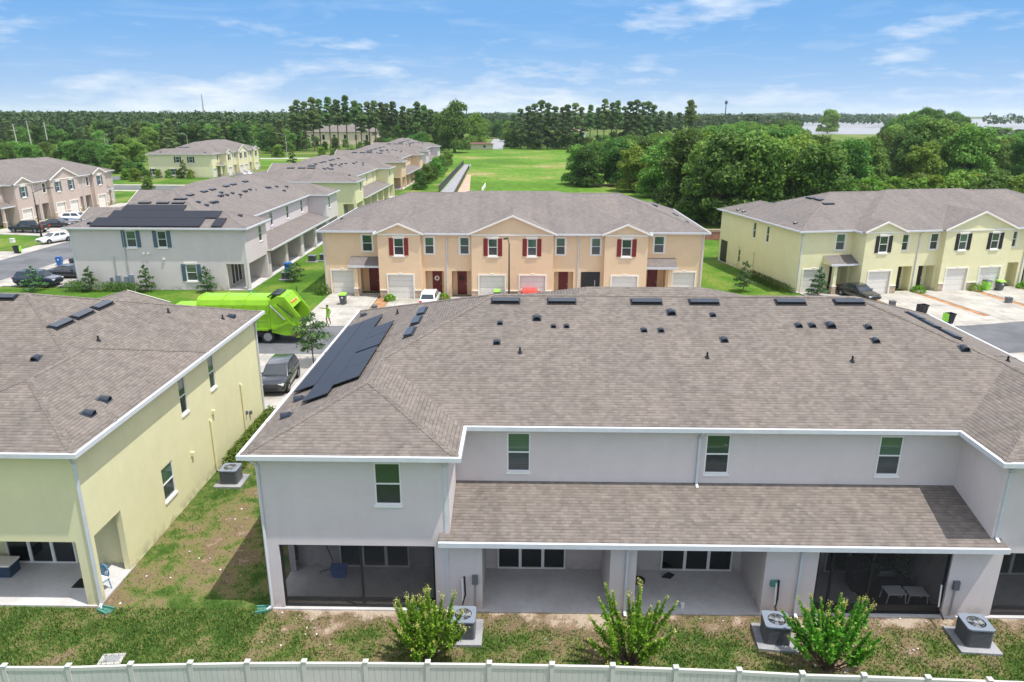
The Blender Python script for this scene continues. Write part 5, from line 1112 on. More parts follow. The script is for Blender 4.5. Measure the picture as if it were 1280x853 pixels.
make_car('parked_car', 'dark sedan between the navy crossover and the dark pickup', 'car', 'sedan', P_dark, (-43.0, 67.0, .05), 0)
make_car('pickup_truck', 'dark pickup backed onto the drive beside the blue-shuttered row', 'pickup truck', 'pickup', P_black, (-43.0, 71.6, .05), 2)
make_car('parked_car', 'white sedan parked along the kerb of the side street at far left', 'car', 'sedan', P_white, (-56.6, 86.3, .04), -114)
make_car('pickup_truck', 'black pickup parked on the drive of the taupe row behind the tall lamp', 'pickup truck', 'pickup', P_black, (-64.6, 93.7, .05), 174)
make_car('parked_car', 'dark grey sedan between the black pickup and the patrol car', 'car', 'sedan', P_dark, (-63.6, 98.2, .05), 4)
make_car('patrol_car', 'white police patrol car with blue stripes at the taupe row', 'police car', 'suv', P_white, (-63.8, 103.0, .05), 6, stripes=M['blueplastic'], bar=False)
make_car('parked_car', 'white car peeping over the roof past the far corner of the taupe row', 'car', 'suv', P_white, (-62.0, 126.0, .05), 20)
make_car('parked_car', 'small white car glimpsed beside the distant yellow row', 'car', 'sedan', P_white, (-68.5, 184.0, .03), 80)
mb = MB(); mb.box(-.3, .3, -.15, .15, .1, .35, M['limep']); mb.tube([(-.35, 0, .12), (-.35, .02, .12)], .12, M['rubber'], 10); mb.tube([(.35, 0, .12), (.35, .02, .12)], .12, M['rubber'], 10); mb.tube([(-.35, 0, .3), (-.4, 0, .65)], .025, M['blackv'], 6)
o = mb.build('ride_on_toy'); tag(o, 'small yellow-green ride-on toy at the corner of the blue-shuttered row', 'toy'); o.location = (-39.9, 62.9, .05)
# ---- rear-loading refuse truck (rear at +x end faces right)
gt_ = thing('garbage_truck', 'lime green rear-loading garbage truck on the street behind the yellow house', 'garbage truck', (-15.0, 47.9, .02), R_(181)); gt_.scale = (VS,) * 3
LM = M['lime']; hw = 1.25
# local: x forward (to the left in the photo), rear edge of the hopper at x = 0
mb = MB(); prof = [(-hw, 1.15), (-hw, 3.15), (-hw * .86, 3.55), (-hw * .45, 3.72), (hw * .45, 3.72), (hw * .86, 3.55), (hw, 3.15), (hw, 1.15)]
x0, x1 = 2.35, 8.1; k = len(prof); v = [(x, y, z) for x in (x0, x1) for y, z in prof]
mb.mesh(v, [(i, i + 1, k + i + 1, k + i) for i in range(k - 1)] + [(k - 1, 0, k, 2 * k - 1), tuple(range(k))[::-1], tuple(range(k, 2 * k))], LM); mb.build('body', gt_, bevel=.04)
for x in (2.5, 4.3, 6.1, 7.9):
    mb = MB(); pr2 = [(y * 1.03, z * 1.012 + .01) for y, z in prof[:]]
    v = [(xx, y, z) for xx in (x - .07, x + .07) for y, z in pr2]; mb.mesh(v, [(i, i + 1, k + i + 1, k + i) for i in range(k - 1)] + [tuple(range(k))[::-1], tuple(range(k, 2 * k))], LM); mb.build('rib', gt_)
mb = MB()
for s_ in (-1, 1): mb.box(2.6, 8.0, s_ * hw - .06, s_ * hw + .06, 2.35, 2.5, LM); mb.box(2.6, 8.0, s_ * hw - .07, s_ * hw + .07, 1.1, 1.28, LM)
mb.build('side_rail', gt_)
mb = MB()
for s_ in (-1, 1):
    for x in (3.4, 5.2, 7.0): mb.box(x - .015, x + .015, s_ * (hw + .004) - .004, s_ * (hw + .004) + .004, 1.3, 3.1, M['bingrey'])
    mb.box(2.5, 8.0, s_ * (hw + .004) - .004, s_ * (hw + .004) + .004, 1.80, 1.83, M['bingrey'])
mb.build('panel_seam', gt_)
mb = MB()
for k in range(6): mb.obox((.78 - .0 * k, -.75 + .3 * k, 3.27), Vector((.05, 0, .075)), Vector((0, .075, 0)), Vector((-.012, 0, .009)), M['red'] if k % 2 else M['white'])
mb.build('reflective_strip', gt_)
# tailgate hopper: side plates and sloped back
side = [(2.34, .95), (2.34, 3.5), (1.75, 3.85), (1.15, 3.8), (.02, 2.2), (.0, 1.55), (.35, .85), (1.2, .7)]
n = len(side); w = hw + .03
for s_ in (-1, 1):
    mb = MB(); v = [(x, s_ * w, z) for x, z in side] + [(x, s_ * (w - .09), z) for x, z in side]
    f = [tuple(range(n)), tuple(range(n, 2 * n))[::-1]] + [(i, (i + 1) % n, n + (i + 1) % n, n + i) for i in range(n)]
    mb.mesh(v, f, LM); mb.build('hopper_side', gt_, bevel=.02)
mb = MB(); v = [(x, y, z) for y in (-w + .1, w - .1) for x, z in side]; mb.mesh(v, [(i, i + 1, n + i + 1, n + i) for i in (1, 2)] + [(6, 7, n + 7, n + 6), (7, 0, n, n + 7), (5, 6, n + 6, n + 5)], LM)
mb.face([(1.15, -w + .1, 3.78), (1.15, w - .1, 3.78), (.55, w - .1, 2.95), (.55, -w + .1, 2.95)], LM); mb.build('tailgate', gt_)
mb = MB(); mb.face([(.9, -w + .1, 3.3), (.9, w - .1, 3.3), (1.5, w - .1, 1.2), (1.5, -w + .1, 1.2)], M['blackv']); mb.face([(.1, -w + .1, 1.6), (.1, w - .1, 1.6), (1.5, w - .1, 1.25), (1.5, -w + .1, 1.25)], M['bingrey']); mb.build('hopper_bowl', gt_)
mb = MB()
for s_ in (-1, 1):
    mb.obox((1.25, s_ * (w + .05), 2.35), Vector((.85, 0, .95)).normalized() * 1.15, Vector((0, .05, 0)), Vector((-.95, 0, .85)).normalized() * .10, LM); mb.obox((1.5, s_ * (w + .045), 1.6), Vector((.8, 0, -.35)), Vector((0, .04, 0)), Vector((.05, 0, .11)), LM)
    mb.obox((.62, s_ * (w + .05), 2.95), Vector((-.52, 0, -.72)), Vector((0, .06, 0)), Vector((.10, 0, -.07)), LM); mb.tube([(2.3, s_ * (w + .1), 3.2), (1.2, s_ * (w + .1), 2.0)], .05, M['galv'], 8); mb.tube([(1.7, s_ * (w + .12), 3.3), (.5, s_ * (w + .12), 2.2)], .04, M['blackv'], 8)
mb.build('hydraulic_arm', gt_)
mb = MB()
for y in (-.7, -.2, .3, .8): mb.tube([(2.6, y, 3.72), (2.2, y + .1, 3.98), (1.7, y, 3.88)], .05, M['blackv'], 6)
mb.obox((1.95, 0, 3.92), Vector((.35, 0, .0)), Vector((0, .9, 0)), Z * .04, M['blackv']); mb.build('hydraulic_hose', gt_)
for s_ in (-1, 1): q = MB(); q.box(.35, .75, s_ * .95 - .22, s_ * .95 + .22, .62, .95, M['red']); q.box(.34, .40, s_ * .95 - .2, s_ * .95 + .2, .96, 1.1, M['white']); q.build('taillight', gt_)
q = MB(); q.box(.2, .5, s_ * .0 - 1.2, 1.2, .50, .60, LM); q.build('rear_step', gt_)
q = MB(); q.box(.70, .74, -.6, .6, 3.15, 3.35, M['orange']); q.build('warning_light', gt_)
mb = MB(); mb.box(.8, 11.0, -.5, .5, .62, 1.0, M['blackv']); mb.box(3.2, 7.5, -1.1, 1.1, .55, .95, M['blackv']); mb.build('chassis', gt_)
for x in (2.75, 4.15, 9.6):
    for s_ in (-1, 1): wheel(gt_, x, s_ * (hw - .22), .54, .34, M['galv'])
for s_ in (-1, 1): q = MB(); q.box(2.1, 4.9, s_ * hw - .03, s_ * hw + .06, 1.12, 1.2, M['blackv']); q.build('mudguard', gt_)
mb = MB(); mb.mesh([(8.3, -1.2, .7), (10.6, -1.2, .7), (10.6, -1.2, 1.9), (10.35, -1.1, 2.9), (8.3, -1.1, 2.95), (8.3, 1.2, .7), (10.6, 1.2, .7), (10.6, 1.2, 1.9), (10.35, 1.1, 2.9), (8.3, 1.1, 2.95)], [(0, 1, 2, 3, 4), (9, 8, 7, 6, 5), (1, 6, 7, 2), (2, 7, 8, 3), (3, 8, 9, 4), (4, 9, 5, 0)], LM); mb.build('cab', gt_, bevel=.06)
mb = MB(); mb.face([(10.615, -1.05, 1.95), (10.615, 1.05, 1.95), (10.38, .98, 2.8), (10.38, -.98, 2.8)], M['glass_car']); mb.build('windshield', gt_)
for s_ in (-1, 1): q = MB(); q.face([(9.2, s_ * 1.205, 1.9), (10.4, s_ * 1.205, 1.9), (10.2, s_ * 1.125, 2.75), (9.2, s_ * 1.125, 2.75)][::s_], M['glass_car']); q.build('side_window', gt_)
# ------------------------------------------------------------------ the worker
def make_person(loc, rz):
    P = {'pelvis': (0, 0, .92), 'waist': (0, -.01, 1.06), 'chest': (0, -.02, 1.30), 'neck': (0, -.02, 1.47), 'headb': (0, .01, 1.54), 'headm': (0, .02, 1.64), 'headt': (0, .02, 1.73)}
    R = {'pelvis': (.15, .11), 'waist': (.135, .10), 'chest': (.17, .12), 'neck': (.06, .06), 'headb': (.075, .085), 'headm': (.085, .10), 'headt': (.06, .07)}
    E = [('pelvis', 'waist'), ('waist', 'chest'), ('chest', 'neck'), ('neck', 'headb'), ('headb', 'headm'), ('headm', 'headt')]
    def limb(pref, start, pts):
        prev = start
        for i, (p, r) in enumerate(pts): P[f'{pref}{i}'] = p; R[f'{pref}{i}'] = (r, r); E.append((prev, f'{pref}{i}')); prev = f'{pref}{i}'
        return prev
    limb('la', 'chest', [((.18, -.02, 1.41), .062), ((.40, .10, 1.40), .05), ((.62, .22, 1.43), .038), ((.69, .25, 1.43), .033)])       # arm stretched out
    limb('ra', 'chest', [((-.18, -.02, 1.40), .062), ((-.27, -.10, 1.14), .05), ((-.22, .06, .93), .038), ((-.21, .10, .88), .033)])
    limb('ll', 'pelvis', [((.09, 0, .86), .10), ((.11, .10, .48), .066), ((.10, .02, .10), .045), ((.11, .13, .05), .042)])
    limb('rl', 'pelvis', [((-.09, 0, .86), .10), ((-.10, -.02, .48), .066), ((-.10, -.17, .11), .045), ((-.11, -.07, .05), .042)])
    for pref, base, d in (('la', 'la3', Vector((.10, .035, 0))), ('ra', 'ra3', Vector((.01, .02, -.10)))):
        b = Vector(P[base]); s_ = d.cross(Vector((0, 0, 1)) if pref == 'la' else Vector((0, 1, 0))).normalized()
        for k in range(4): 
            q = b + d * (.9 - .08 * abs(k - 1.4)) + s_ * (k - 1.5) * .021; P[f'{pref}f{k}'] = tuple(b + d * .35 + s_ * (k - 1.5) * .019); P[f'{pref}g{k}'] = tuple(q); R[f'{pref}f{k}'] = (.011, .011); R[f'{pref}g{k}'] = (.008, .008); E.append((base, f'{pref}f{k}')); E.append((f'{pref}f{k}', f'{pref}g{k}'))
        P[pref + 't'] = tuple(b + d * .35 + s_ * .055); R[pref + 't'] = (.009, .009); E.append((base, pref + 't'))
    names = list(P); ix = {n: i for i, n in enumerate(names)}
    me = bpy.data.meshes.new('tmp'); me.from_pydata([P[n] for n in names], [(ix[a], ix[b]) for a, b in E], []); ob = bpy.data.objects.new('tmp', me); C.objects.link(ob)
    ob.modifiers.new('s', 'SKIN'); sk = me.skin_vertices[0].data if me.skin_vertices else None
    if sk is None:
        bm = bmesh.new(); bm.from_mesh(me); bm.verts.layers.skin.verify(); bm.to_mesh(me); bm.free(); sk = me.skin_vertices[0].data
    for n in names: sk[ix[n]].radius = R[n]; sk[ix[n]].use_root = n == 'pelvis'
    sd = ob.modifiers.new('d', 'SUBSURF'); sd.levels = 2; sd.render_levels = 2
    bpy.context.view_layer.update(); dg = bpy.context.evaluated_depsgraph_get()
    m2 = bpy.data.meshes.new_from_object(ob.evaluated_get(dg)); bpy.data.objects.remove(ob)
    m2.name = 'body'
    for k in ('skin', 'lime', 'limep', 'binblack'): m2.materials.append(M[k])
    for p in m2.polygons:
        c = p.center; p.use_smooth = True
        k = 0
        if c.z > 1.47: k = 0
        elif c.z > .93 and abs(c.x) < .36 and not (c.x < -.16 and c.z < 1.16): k = 1
        elif c.z > .62 and abs(c.x) < .22 and c.z <= .96: k = 2
        elif c.z < .16: k = 3
        p.material_index = k
    t = thing('person', 'worker in a lime shirt and short trousers walking on the driveway, one arm stretched out', 'person', loc, rz); t.scale = (VS,) * 3
    b = bpy.data.objects.new('body', m2); C.objects.link(b); b.parent = t
    mb = MB(); n = 12
    for i in range(5):
        for k in range(n):
            def q(i, k): a = 2 * math.pi * k / n; e = math.pi / 2 * i / 5; return (.098 * math.cos(a) * math.cos(e), .015 + .115 * math.sin(a) * math.cos(e), 1.65 + .10 * math.sin(e))
            mb.face([q(i, k), q(i, k + 1), q(i + 1, k + 1), q(i + 1, k)], M['hair'])
    mb.build('hair', t)
    for nm, z, y, w in (('eye', 1.625, .118, .012), ('eye', 1.625, .118, -.012)):
        e = MB(); e.obox((w * 2.6, y - .006, z), Vector((.011, 0, 0)), Vector((0, .008, 0)), Z * .007, M['hair']); e.build(nm, t)
    e = MB(); e.face([(-.014, .115, 1.57), (.014, .115, 1.57), (0, .145, 1.575)], M['skin']); e.face([(-.012, .118, 1.575), (0, .145, 1.575), (0, .12, 1.62)], M['skin']); e.face([(.012, .118, 1.575), (0, .12, 1.62), (0, .145, 1.575)], M['skin']); e.build('nose', t)
    return t
make_person((-14.45, 51.6, .04), R_(150))
# ------------------------------------------------------------------ plants
def lobes_pts(lobes, shell=.55):
    L = np.array([[*c, *r] for c, r in lobes]); vol = (L[:, 3] * L[:, 4] * L[:, 5]) ** (2 / 3); p = vol / vol.sum()
    def fn(n):
        i = RNG.choice(len(L), n, p=p); d = RNG.normal(size=(n, 3)); d /= np.linalg.norm(d, axis=1)[:, None]; d[:, 2] = np.where(d[:, 2] < -.5, -d[:, 2] * .6, d[:, 2])
        r = shell + (1 - shell) * RNG.random(n) ** .6; r *= 1 + RNG.normal(0, .09, n); NRM[0] = d; return L[i, :3] + d * L[i, 3:] * r[:, None]
    return fn
def oak_meshes(H, W, n, nl, leaf, mat, seed, trunk=True, low=.18):
    rs = random.Random(seed); lob = []
    for k in range(nl):
        a = rs.uniform(0, 6.28); u = rs.random() ** .6; z = rs.uniform(low + .16, .84); f = math.sqrt(max(.05, 1 - ((z - .46) / .52) ** 2))
        r = W * (.20 + .17 * rs.random()); d = u * (W - r * .8) * f
        lob.append(((d * math.cos(a), d * math.sin(a), z * H), (r, r * rs.uniform(.85, 1.1), r * rs.uniform(.62, .85))))
    for k in range(5): a = k * 1.26 + rs.random(); lob.append(((W * .55 * math.cos(a), W * .55 * math.sin(a), H * (.13 if low < .1 else .4)), (W * .36, W * .36, H * .15)))
    lob.append(((0, 0, H * .5), (W * .6, W * .6, H * .33))); lob.append(((rs.uniform(-.2, .2) * W, 0, H * .8), (W * .38, W * .38, H * .19)))
    v = leafcards(n, lobes_pts(lob), leaf); v[:, 2] = np.maximum(v[:, 2], .15)
    cm = bigmesh('crown', v, quads(v), M[mat])
    mb = MB(); tr = H * .022 + .05
    mb.tube([(0, 0, -.3), (.1, 0, H * .2), (rs.uniform(-.3, .3), rs.uniform(-.3, .3), H * .55)], [tr * 1.4, tr, tr * .5], M['bark'], 7)
    for c, r in lob[:6]: mb.tube([(0, 0, H * .18), (c[0] * .5, c[1] * .5, c[2] * .72), c], [tr * .6, tr * .4, tr * .15], M['bark'], 5)
    tm = mb.build('trunk')
    return tm, cm
def proto(name, cat, tm, cm):
    t = bpy.data.objects.new(name, None); t['category'] = cat; tm.parent = t; cm.parent = t; return t
def place(pt, loc, label, group, sc=1.0, rz=None):
    r = pt.copy(); C.objects.link(r); r.location = loc; r.rotation_euler = (0, 0, random.uniform(0, 6.28) if rz is None else rz)
    r.scale = sc if hasattr(sc, '__len__') else (sc,) * 3
    r['label'] = label
    if group: r['group'] = group
    for ch in pt.children: c = ch.copy(); C.objects.link(c); c.parent = r
    return r
def pine_meshes(H, W, n, seed, bare=.45, leaf=(.25, .6), mat='pine'):
    rs = random.Random(seed); lob = []; mb = MB(); lean = rs.uniform(-.4, .4)
    mb.tube([(0, 0, -.3), (lean * .4, 0, H * .5), (lean, 0, H * .97)], [.30, .22, .06], M['pinebark'], 7)
    nl = rs.randint(19, 26)
    for k in range(nl):
        u = bare + (1 - bare) * (k + .5) / nl; a = k * 2.4 + rs.uniform(-.5, .5); w = W * (1 - ((u - bare) / (1 - bare)) ** 1.6 * .72) * rs.uniform(.55, 1.0) * (.55 + .45 * min(1, (u - bare) / .12))
        c = (lean * u + math.cos(a) * w * .6, math.sin(a) * w * .6, H * u + w * .1); r = (w * .46 + .32) * rs.uniform(.7, 1.25)
        lob.append((c, (r, r, r * rs.uniform(.38, .62)))); mb.tube([(lean * u, 0, H * u - .4), c], [.08, .03], M['pinebark'], 4)
    lob.append(((lean, 0, H * .96), (W * .36, W * .36, H * .055)))
    v = leafcards(n, lobes_pts(lob, .35), leaf); return mb.build('trunk'), bigmesh('crown', v, quads(v), M[mat])
protos = []
def P_oak(*a, nm='oak_tree', cat='tree', **k): tm, cm = oak_meshes(*a, **k); p = proto(nm, cat, tm, cm); protos.append(p); return p
def P_pine(*a, **k): tm, cm = pine_meshes(*a, **k); p = proto('pine_tree', 'tree', tm, cm); protos.append(p); return p
OAK = [P_oak(10.5, 5.2, 13000, 19, (.15, .35), 'oak', 11 + i, low=.02) for i in range(5)]
OAKB = [P_oak(9.5, 4.4, 9500, 15, (.15, .34), 'bright', 31 + i, low=.02, nm='broadleaf_tree') for i in range(2)]
PINE = [P_pine(20, 3.5, 4000, 51 + i, bare=.38 + .05 * i) for i in range(5)]
PINET = [P_pine(19, 4.3, 5200, 71 + i, bare=.10) for i in range(3)]
BUSH = [P_oak(3.4, 2.4, 1700, 8, (.16, .36), ('bright', 'shrub', 'bright')[i], 91 + i, low=-.1, nm='wild_shrub', cat='shrub') for i in range(3)]
# --- oak grove at the right
SKY = [(600, 150), (640, 150), (690, 186), (730, 181), (770, 172), (800, 168), (850, 163), (880, 158), (910, 155), (935, 150), (960, 155), (985, 152), (1003, 158), (1014, 169), (1060, 173), (1096, 169), (1108, 158), (1125, 148), (1150, 142), (1190, 143), (1210, 158), (1225, 168), (1250, 168), (1280, 162), (1500, 150)]
def cap(x, y, h, base=-.1):
    """tallest tree height (m) that keeps the far shore in view over this spot"""
    px = 661 + 905.6 * x / (y * .9527 + 4.5); t = 150
    for (a0, b0), (a1, b1) in zip(SKY, SKY[1:]):
        if a0 <= px <= a1: t = b0 + (b1 - b0) * (px - a0) / (a1 - a0)
    return max(2.5, min(h, 15.04 - (t - 143.5) / 950 * y - base))
def px2(px, Y): return (px - 659) / 905.6 * (Y * .9527 + 4.5)
G = 'broadleaf trees of the dense grove behind the right yellow row'
def inpoly(x, y, P):
    c = False; j = len(P) - 1
    for i in range(len(P)):
        if (P[i][1] > y) != (P[j][1] > y) and x < (P[j][0] - P[i][0]) * (y - P[i][1]) / (P[j][1] - P[i][1]) + P[i][0]: c = not c
        j = i
    return c
def scatter(P, sp, jit=.42):
    xs_ = [p[0] for p in P]; ys_ = [p[1] for p in P]; out = []; y = min(ys_); row = 0
    while y < max(ys_):
        x = min(xs_) + (row % 2) * sp / 2
        while x < max(xs_):
            q = (x + random.uniform(-jit, jit) * sp, y + random.uniform(-jit, jit) * sp)
            if inpoly(*q, P): out.append(q)
            x += sp
        y += sp * .87; row += 1
    return out
grove = scatter([(9.5, 158), (16, 141), (21, 106), (28, 98), (42, 99), (50, 137), (75, 157), (120, 178), (190, 202), (215, 300), (150, 300), (82, 245), (30, 232), (18, 200)], 9.6)
lab = ['dark green bushy tree in the dense grove beyond the houses', 'mid green rounded tree in the dense grove beyond the houses', 'light yellow-green tree standing out in the dense grove']
for x, y in grove:
    h = random.uniform(.98, 1.35); 
    if 661 + 905.6 * x / (y * .9527 + 4.5) > 1310 or (y > 185 and random.random() < .45): continue
    h = cap(x, y, 10.5 * h * 1.08) / 10.5 * random.uniform(.92, 1.04)
    if random.random() < .27: place(random.choice(OAKB), (x, y, gz(x, 60) if x > 16 else 0), lab[2], G, (h * 1.05, h * 1.05, h))
    else: k = random.randint(0, 4); place(OAK[k], (x, y, gz(x, 60)), lab[k % 2], G, (max(h, .8), max(h, .8), h))
place(OAKB[0], (39, 118, -.1), 'bright green tree at the near edge of the grove, above the gap between the houses', G, 1.2); place(OAKB[1], (58, 150, -.1), 'broad bright green tree rising mid-grove above the right yellow roof', G, (1.5, 1.5, 1.05))
place(OAK[2], (51, 158, -.1), 'tall dark tree left of the broad bright one in the grove', G, (1.4, 1.4, 1.08)); place(OAK[3], (36, 165, -.1), 'large dark tree towering over the near grove edge', G, (1.25, 1.25, 1.15))
G2 = 'low yellow-green shrubs along the foot of the grove'
for k in range(52):
    x = 46 + (k % 26) * 3.0 + random.uniform(-1, 1); place(random.choice(BUSH), (x, 130 + (x - 46) * .47 + random.uniform(-3, 3) + (-7 if k > 25 else 0), -.1), 'yellow-green shrub in the low fringe before the grove', G2, random.uniform(.9, 1.45))
# --- trees between grove and lake
G3 = 'scattered trees between the grove and the lake'
for px, Y, top, w in [(935, 330, 151, 1.5), (960, 345, 156, 1.4), (978, 430, 149, 1.7), (915, 380, 154, 1.6), (890, 420, 156, 1.8), (990, 470, 150, 1.6), (1020, 300, 170, 1.0), (1045, 330, 173, 1.0), (1075, 310, 172, 1.0), (1112, 395, 150, 1.3), (1124, 420, 141, 1.5), (1140, 410, 138, 1.5), (1155, 400, 133, 1.7), (1170, 405, 136, 1.6), (1186, 420, 138, 1.6), (1200, 400, 145, 1.4), (1222, 590, 158, 1.5), (1238, 570, 157, 1.6), (1256, 570, 158, 1.6), (1272, 600, 160, 1.5), (1292, 400, 160, 1.5), (1165, 360, 158, 1.3), (1130, 360, 160, 1.2), (1195, 350, 163, 1.2), (868, 360, 160, 1.4), (845, 410, 160, 1.5), (820, 430, 158, 1.6), (1000, 380, 158, 1.2), (1100, 300, 168, .9)]:
    h = (15.04 - (top - 143.5) / 950 * Y) / 10.5; place(random.choice(OAK), (px2(px, Y), Y, -.1), 'dark round-topped tree between the grove and the lake', G3, (w * .95, w * .95, h))
t_ = place(OAK[0], (px2(1036, 640), 640, -.1), 'big spreading dark tree on the near lake shore, open crown on the skyline', None, (2.1, 2.1, 1.9))
# --- pines
def px2(px, Y): return (px - 659) / 905.6 * (Y * .9527 + 4.5)
G4 = 'tall pines in the row left of the field'
for px, Y, top, b in [(378, 318, 127, 0), (386, 312, 129, 1), (396, 305, 124, 0), (404, 316, 126, 1), (417, 308, 124, 2), (427, 300, 127, 3), (438, 312, 122, 2), (449, 318, 128, 3), (456, 322, 131, 0), (466, 330, 129, 1), (474, 326, 128, 2), (481, 332, 130, 3), (489, 336, 131, 0), (497, 330, 129, 2), (508, 338, 134, 1), (526, 330, 129, 4), (535, 336, 133, 3), (516, 342, 137, 2), (372, 324, 134, 3), (543, 330, 138, 4)]:
    z = 15.04 + (142 - top) / 950 * Y; place(PINE[b], (px2(px, Y), Y, 0), ['tall bare-stemmed pine with a tufted crown in the row left of the field', 'tall slim pine against the sky in the row left of the field'][b % 2], G4, (z / 20,) * 3)
G5 = 'tall trees of the stand at the back of the field'
for px, Y, top, b in [(646, 345, 142, 0), (655, 335, 136, 1), (664, 330, 133, 2), (672, 338, 130, 0), (680, 328, 126, 1), (688, 335, 129, 2), (697, 330, 133, 0), (706, 340, 134, 1), (713, 330, 131, 2), (722, 336, 129, 0), (729, 345, 134, 1), (741, 335, 134, 2), (758, 340, 127, 0), (767, 345, 131, 1), (774, 338, 129, 2), (783, 350, 133, 0), (790, 345, 127, 1), (797, 340, 125, 2), (805, 348, 128, 0), (812, 345, 127, 1), (818, 352, 131, 2), (828, 350, 138, 0), (838, 355, 139, 1), (750, 352, 137, 2), (850, 380, 140, 1)]:
    z = 15.04 + (142 - top) / 950 * Y; q = PINET[b] if px < 735 or px > 775 else PINE[b]; place(q, (px2(px, Y), Y, 0), ['tall dense conifer in the stand at the back of the field', 'slender conifer in the stand at the back of the field', 'bushy conifer in the stand at the back of the field'][b], G5, (z / 19.3 * .95, z / 19.3 * .95, z / 19.3))
place(PINE[3], (px2(862, 300), 300, 0), 'solitary tall pine standing above the grove left of the antenna mast', None, 1.0)
place(OAK[1], (px2(572, 300), 300, 0), 'large dark tree at the left end of the field', None, (1.5, 1.5, 1.95)); place(OAKB[1], (px2(598, 380), 380, 0), 'bright green tree behind the large dark tree at the field end', None, (1.45, 1.45, 1.7)); place(OAK[4], (px2(556, 318), 318, 0), 'dark tree beside the large dark tree, at the end of the grey row', None, (1.2, 1.2, 1.5))
G7 = 'understorey trees at the foot of the conifer stands'
for k in range(22): px = 640 + k * 10 + random.uniform(-3, 3); place(OAK[k % 5], (px2(px, 336 + 8 * (k % 3)), 336 + 8 * (k % 3), 0), 'low leafy tree filling in under the tall conifers', G7, random.uniform(.5, .8))
for k in range(14): px = 372 + k * 13 + random.uniform(-3, 3); Y = 312 + 14 * (k % 3); place(OAK[k % 5], (px2(px, Y), Y, 0), 'low leafy tree filling in under the tall conifers', G7, random.uniform(.34, .55) * (1.5 if k > 11 else 1))
for k in range(26): px = 366 + k * 8 + random.uniform(-3, 3); Y = 415 + 10 * (k % 4); place(PINET[k % 3] if k % 2 else OAK[k % 5], (px2(px, Y), Y, 0), 'tree of the dark belt behind the hall and the tall pines', 'trees behind the hall', random.uniform(.75, .95) if k % 2 else random.uniform(1.25, 1.5))
# --- understorey and background groups
G6 = 'broadleaf trees behind the field and along its edges'
for px, Y, s in [(508, 360, 1.3), (520, 350, 1.2), (534, 350, 1.4), (546, 345, 1.3), (560, 352, 1.4), (498, 372, 1.3), (487, 380, 1.3), (640, 420, 1.2), (650, 400, 1.2), (628, 470, 1.2), (612, 480, 1.3), (604, 440, 1.2), (735, 380, 1.2), (750, 370, 1.1), (765, 372, 1.1), (700, 360, 1.3), (716, 365, 1.3), (733, 372, 1.35), (748, 360, 1.3), (690, 352, 1.2), (672, 350, 1.2), (655, 352, 1.2), (782, 372, 1.2), (800, 370, 1.2), (820, 372, 1.2), (840, 330, 1.2), (825, 300, 1.1), (775, 290, .9), (790, 260, .9), (850, 290, 1.2), (870, 300, 1.2), (888, 320, 1.2), (905, 330, 1.2), (715, 300, .5), (765, 265, .8), (740, 300, .6), (930, 330, 1.2), (910, 280, 1.1), (950, 330, 1.2), (960, 300, 1.1), (880, 420, 1.5), (910, 430, 1.5), (940, 440, 1.5), (900, 520, 1.6), (930, 560, 1.6), (860, 500, 1.5), (660, 420, 1.3), (680, 430, 1.3), (715, 430, 1.3), (755, 440, 1.4), (790, 450, 1.4), (825, 450, 1.4)]:
    s = min(s, cap(px2(px, Y), Y, 40, 0) / 10.5); place(random.choice(OAK), (px2(px, Y), Y, 0), 'broadleaf tree in the background belt round the field', G6, (s * 1.05, s * 1.05, s))
# --- small trees near the houses
def sapling(label, loc, h, w, n=420, leaf=(.06, .13), seed=1, mat='sapling', cone=True, bare_=.12):
    rs = random.Random(seed); t = thing('young_tree', label, 'tree', loc, rs.uniform(0, 6), None); mb = MB(); mb.tube([(0, 0, 0), (.03, 0, h * .5), (0, .02, h * .97)], [.045, .03, .01], M['bark'], 6)
    lob = []
    for k in range(13):
        u = bare_ + (1 - bare_) * (k + .5) / 13; ww = w * ((1 - u) ** .75 * 1.1 + .1 if cone else math.sin(math.pi * (.12 + .86 * (u - bare_) / (1 - bare_))) ** .7); a = k * 2.4; c = (ww * .55 * math.cos(a), ww * .55 * math.sin(a), u * h); lob.append((c, (ww * .5 + .05, ww * .5 + .05, h * .07))); mb.tube([(0, 0, u * h - .1), c], [.018, .008], M['bark'], 4)
    mb.build('trunk', t); v = leafcards(n, lobes_pts(lob, .2), leaf); bigmesh('crown', v, quads(v), M[mat], t); return t
sapling('young tree against the grey end wall, between two windows of blue shutters', (-33.0, 61.5, 0), 2.4, .85, 560, (.07, .15), 3); sapling('young tree right of the lowest blue-shuttered window', (-27.7, 61.6, 0), 2.3, .95, 560, (.07, .15), 4); sapling('young tree left on the grey end wall, before the meter boxes', (-38.0, 61.5, 0), 2.2, .85, 560, (.07, .15), 5)
sapling('small tree in front of the navy crossover', (-43.0, 61.6, 0), 2.15, 1.15, 620, (.07, .15), 6); sapling('small round tree on the lawn beside the lanais of the blue-shuttered row', (-21.3, 66.0, 0), 1.75, 1.0, 600, (.08, .15), 7, cone=False)
sapling('bushy young tree beside the side wall of the right yellow row', (19.6, 63.2, 0), 2.7, 1.0, 800, (.07, .15), 8); sapling('young tree in front of the first garage of the right yellow row', (25.75, 62.1, -.1), 2.5, .95, 560, (.09, .17), 9)
sapling('thin leaning street tree between the garbage truck and the solar roof', (-13.05, 42.6, 0), 3.25, 1.25, 1500, (.06, .13), 10, mat='sapling', cone=False, bare_=.3)
sapling('bare twiggy sapling on the lawn behind the garbage truck', (-19.0, 59.0, 0), 1.2, .35, 60, (.04, .08), 12)
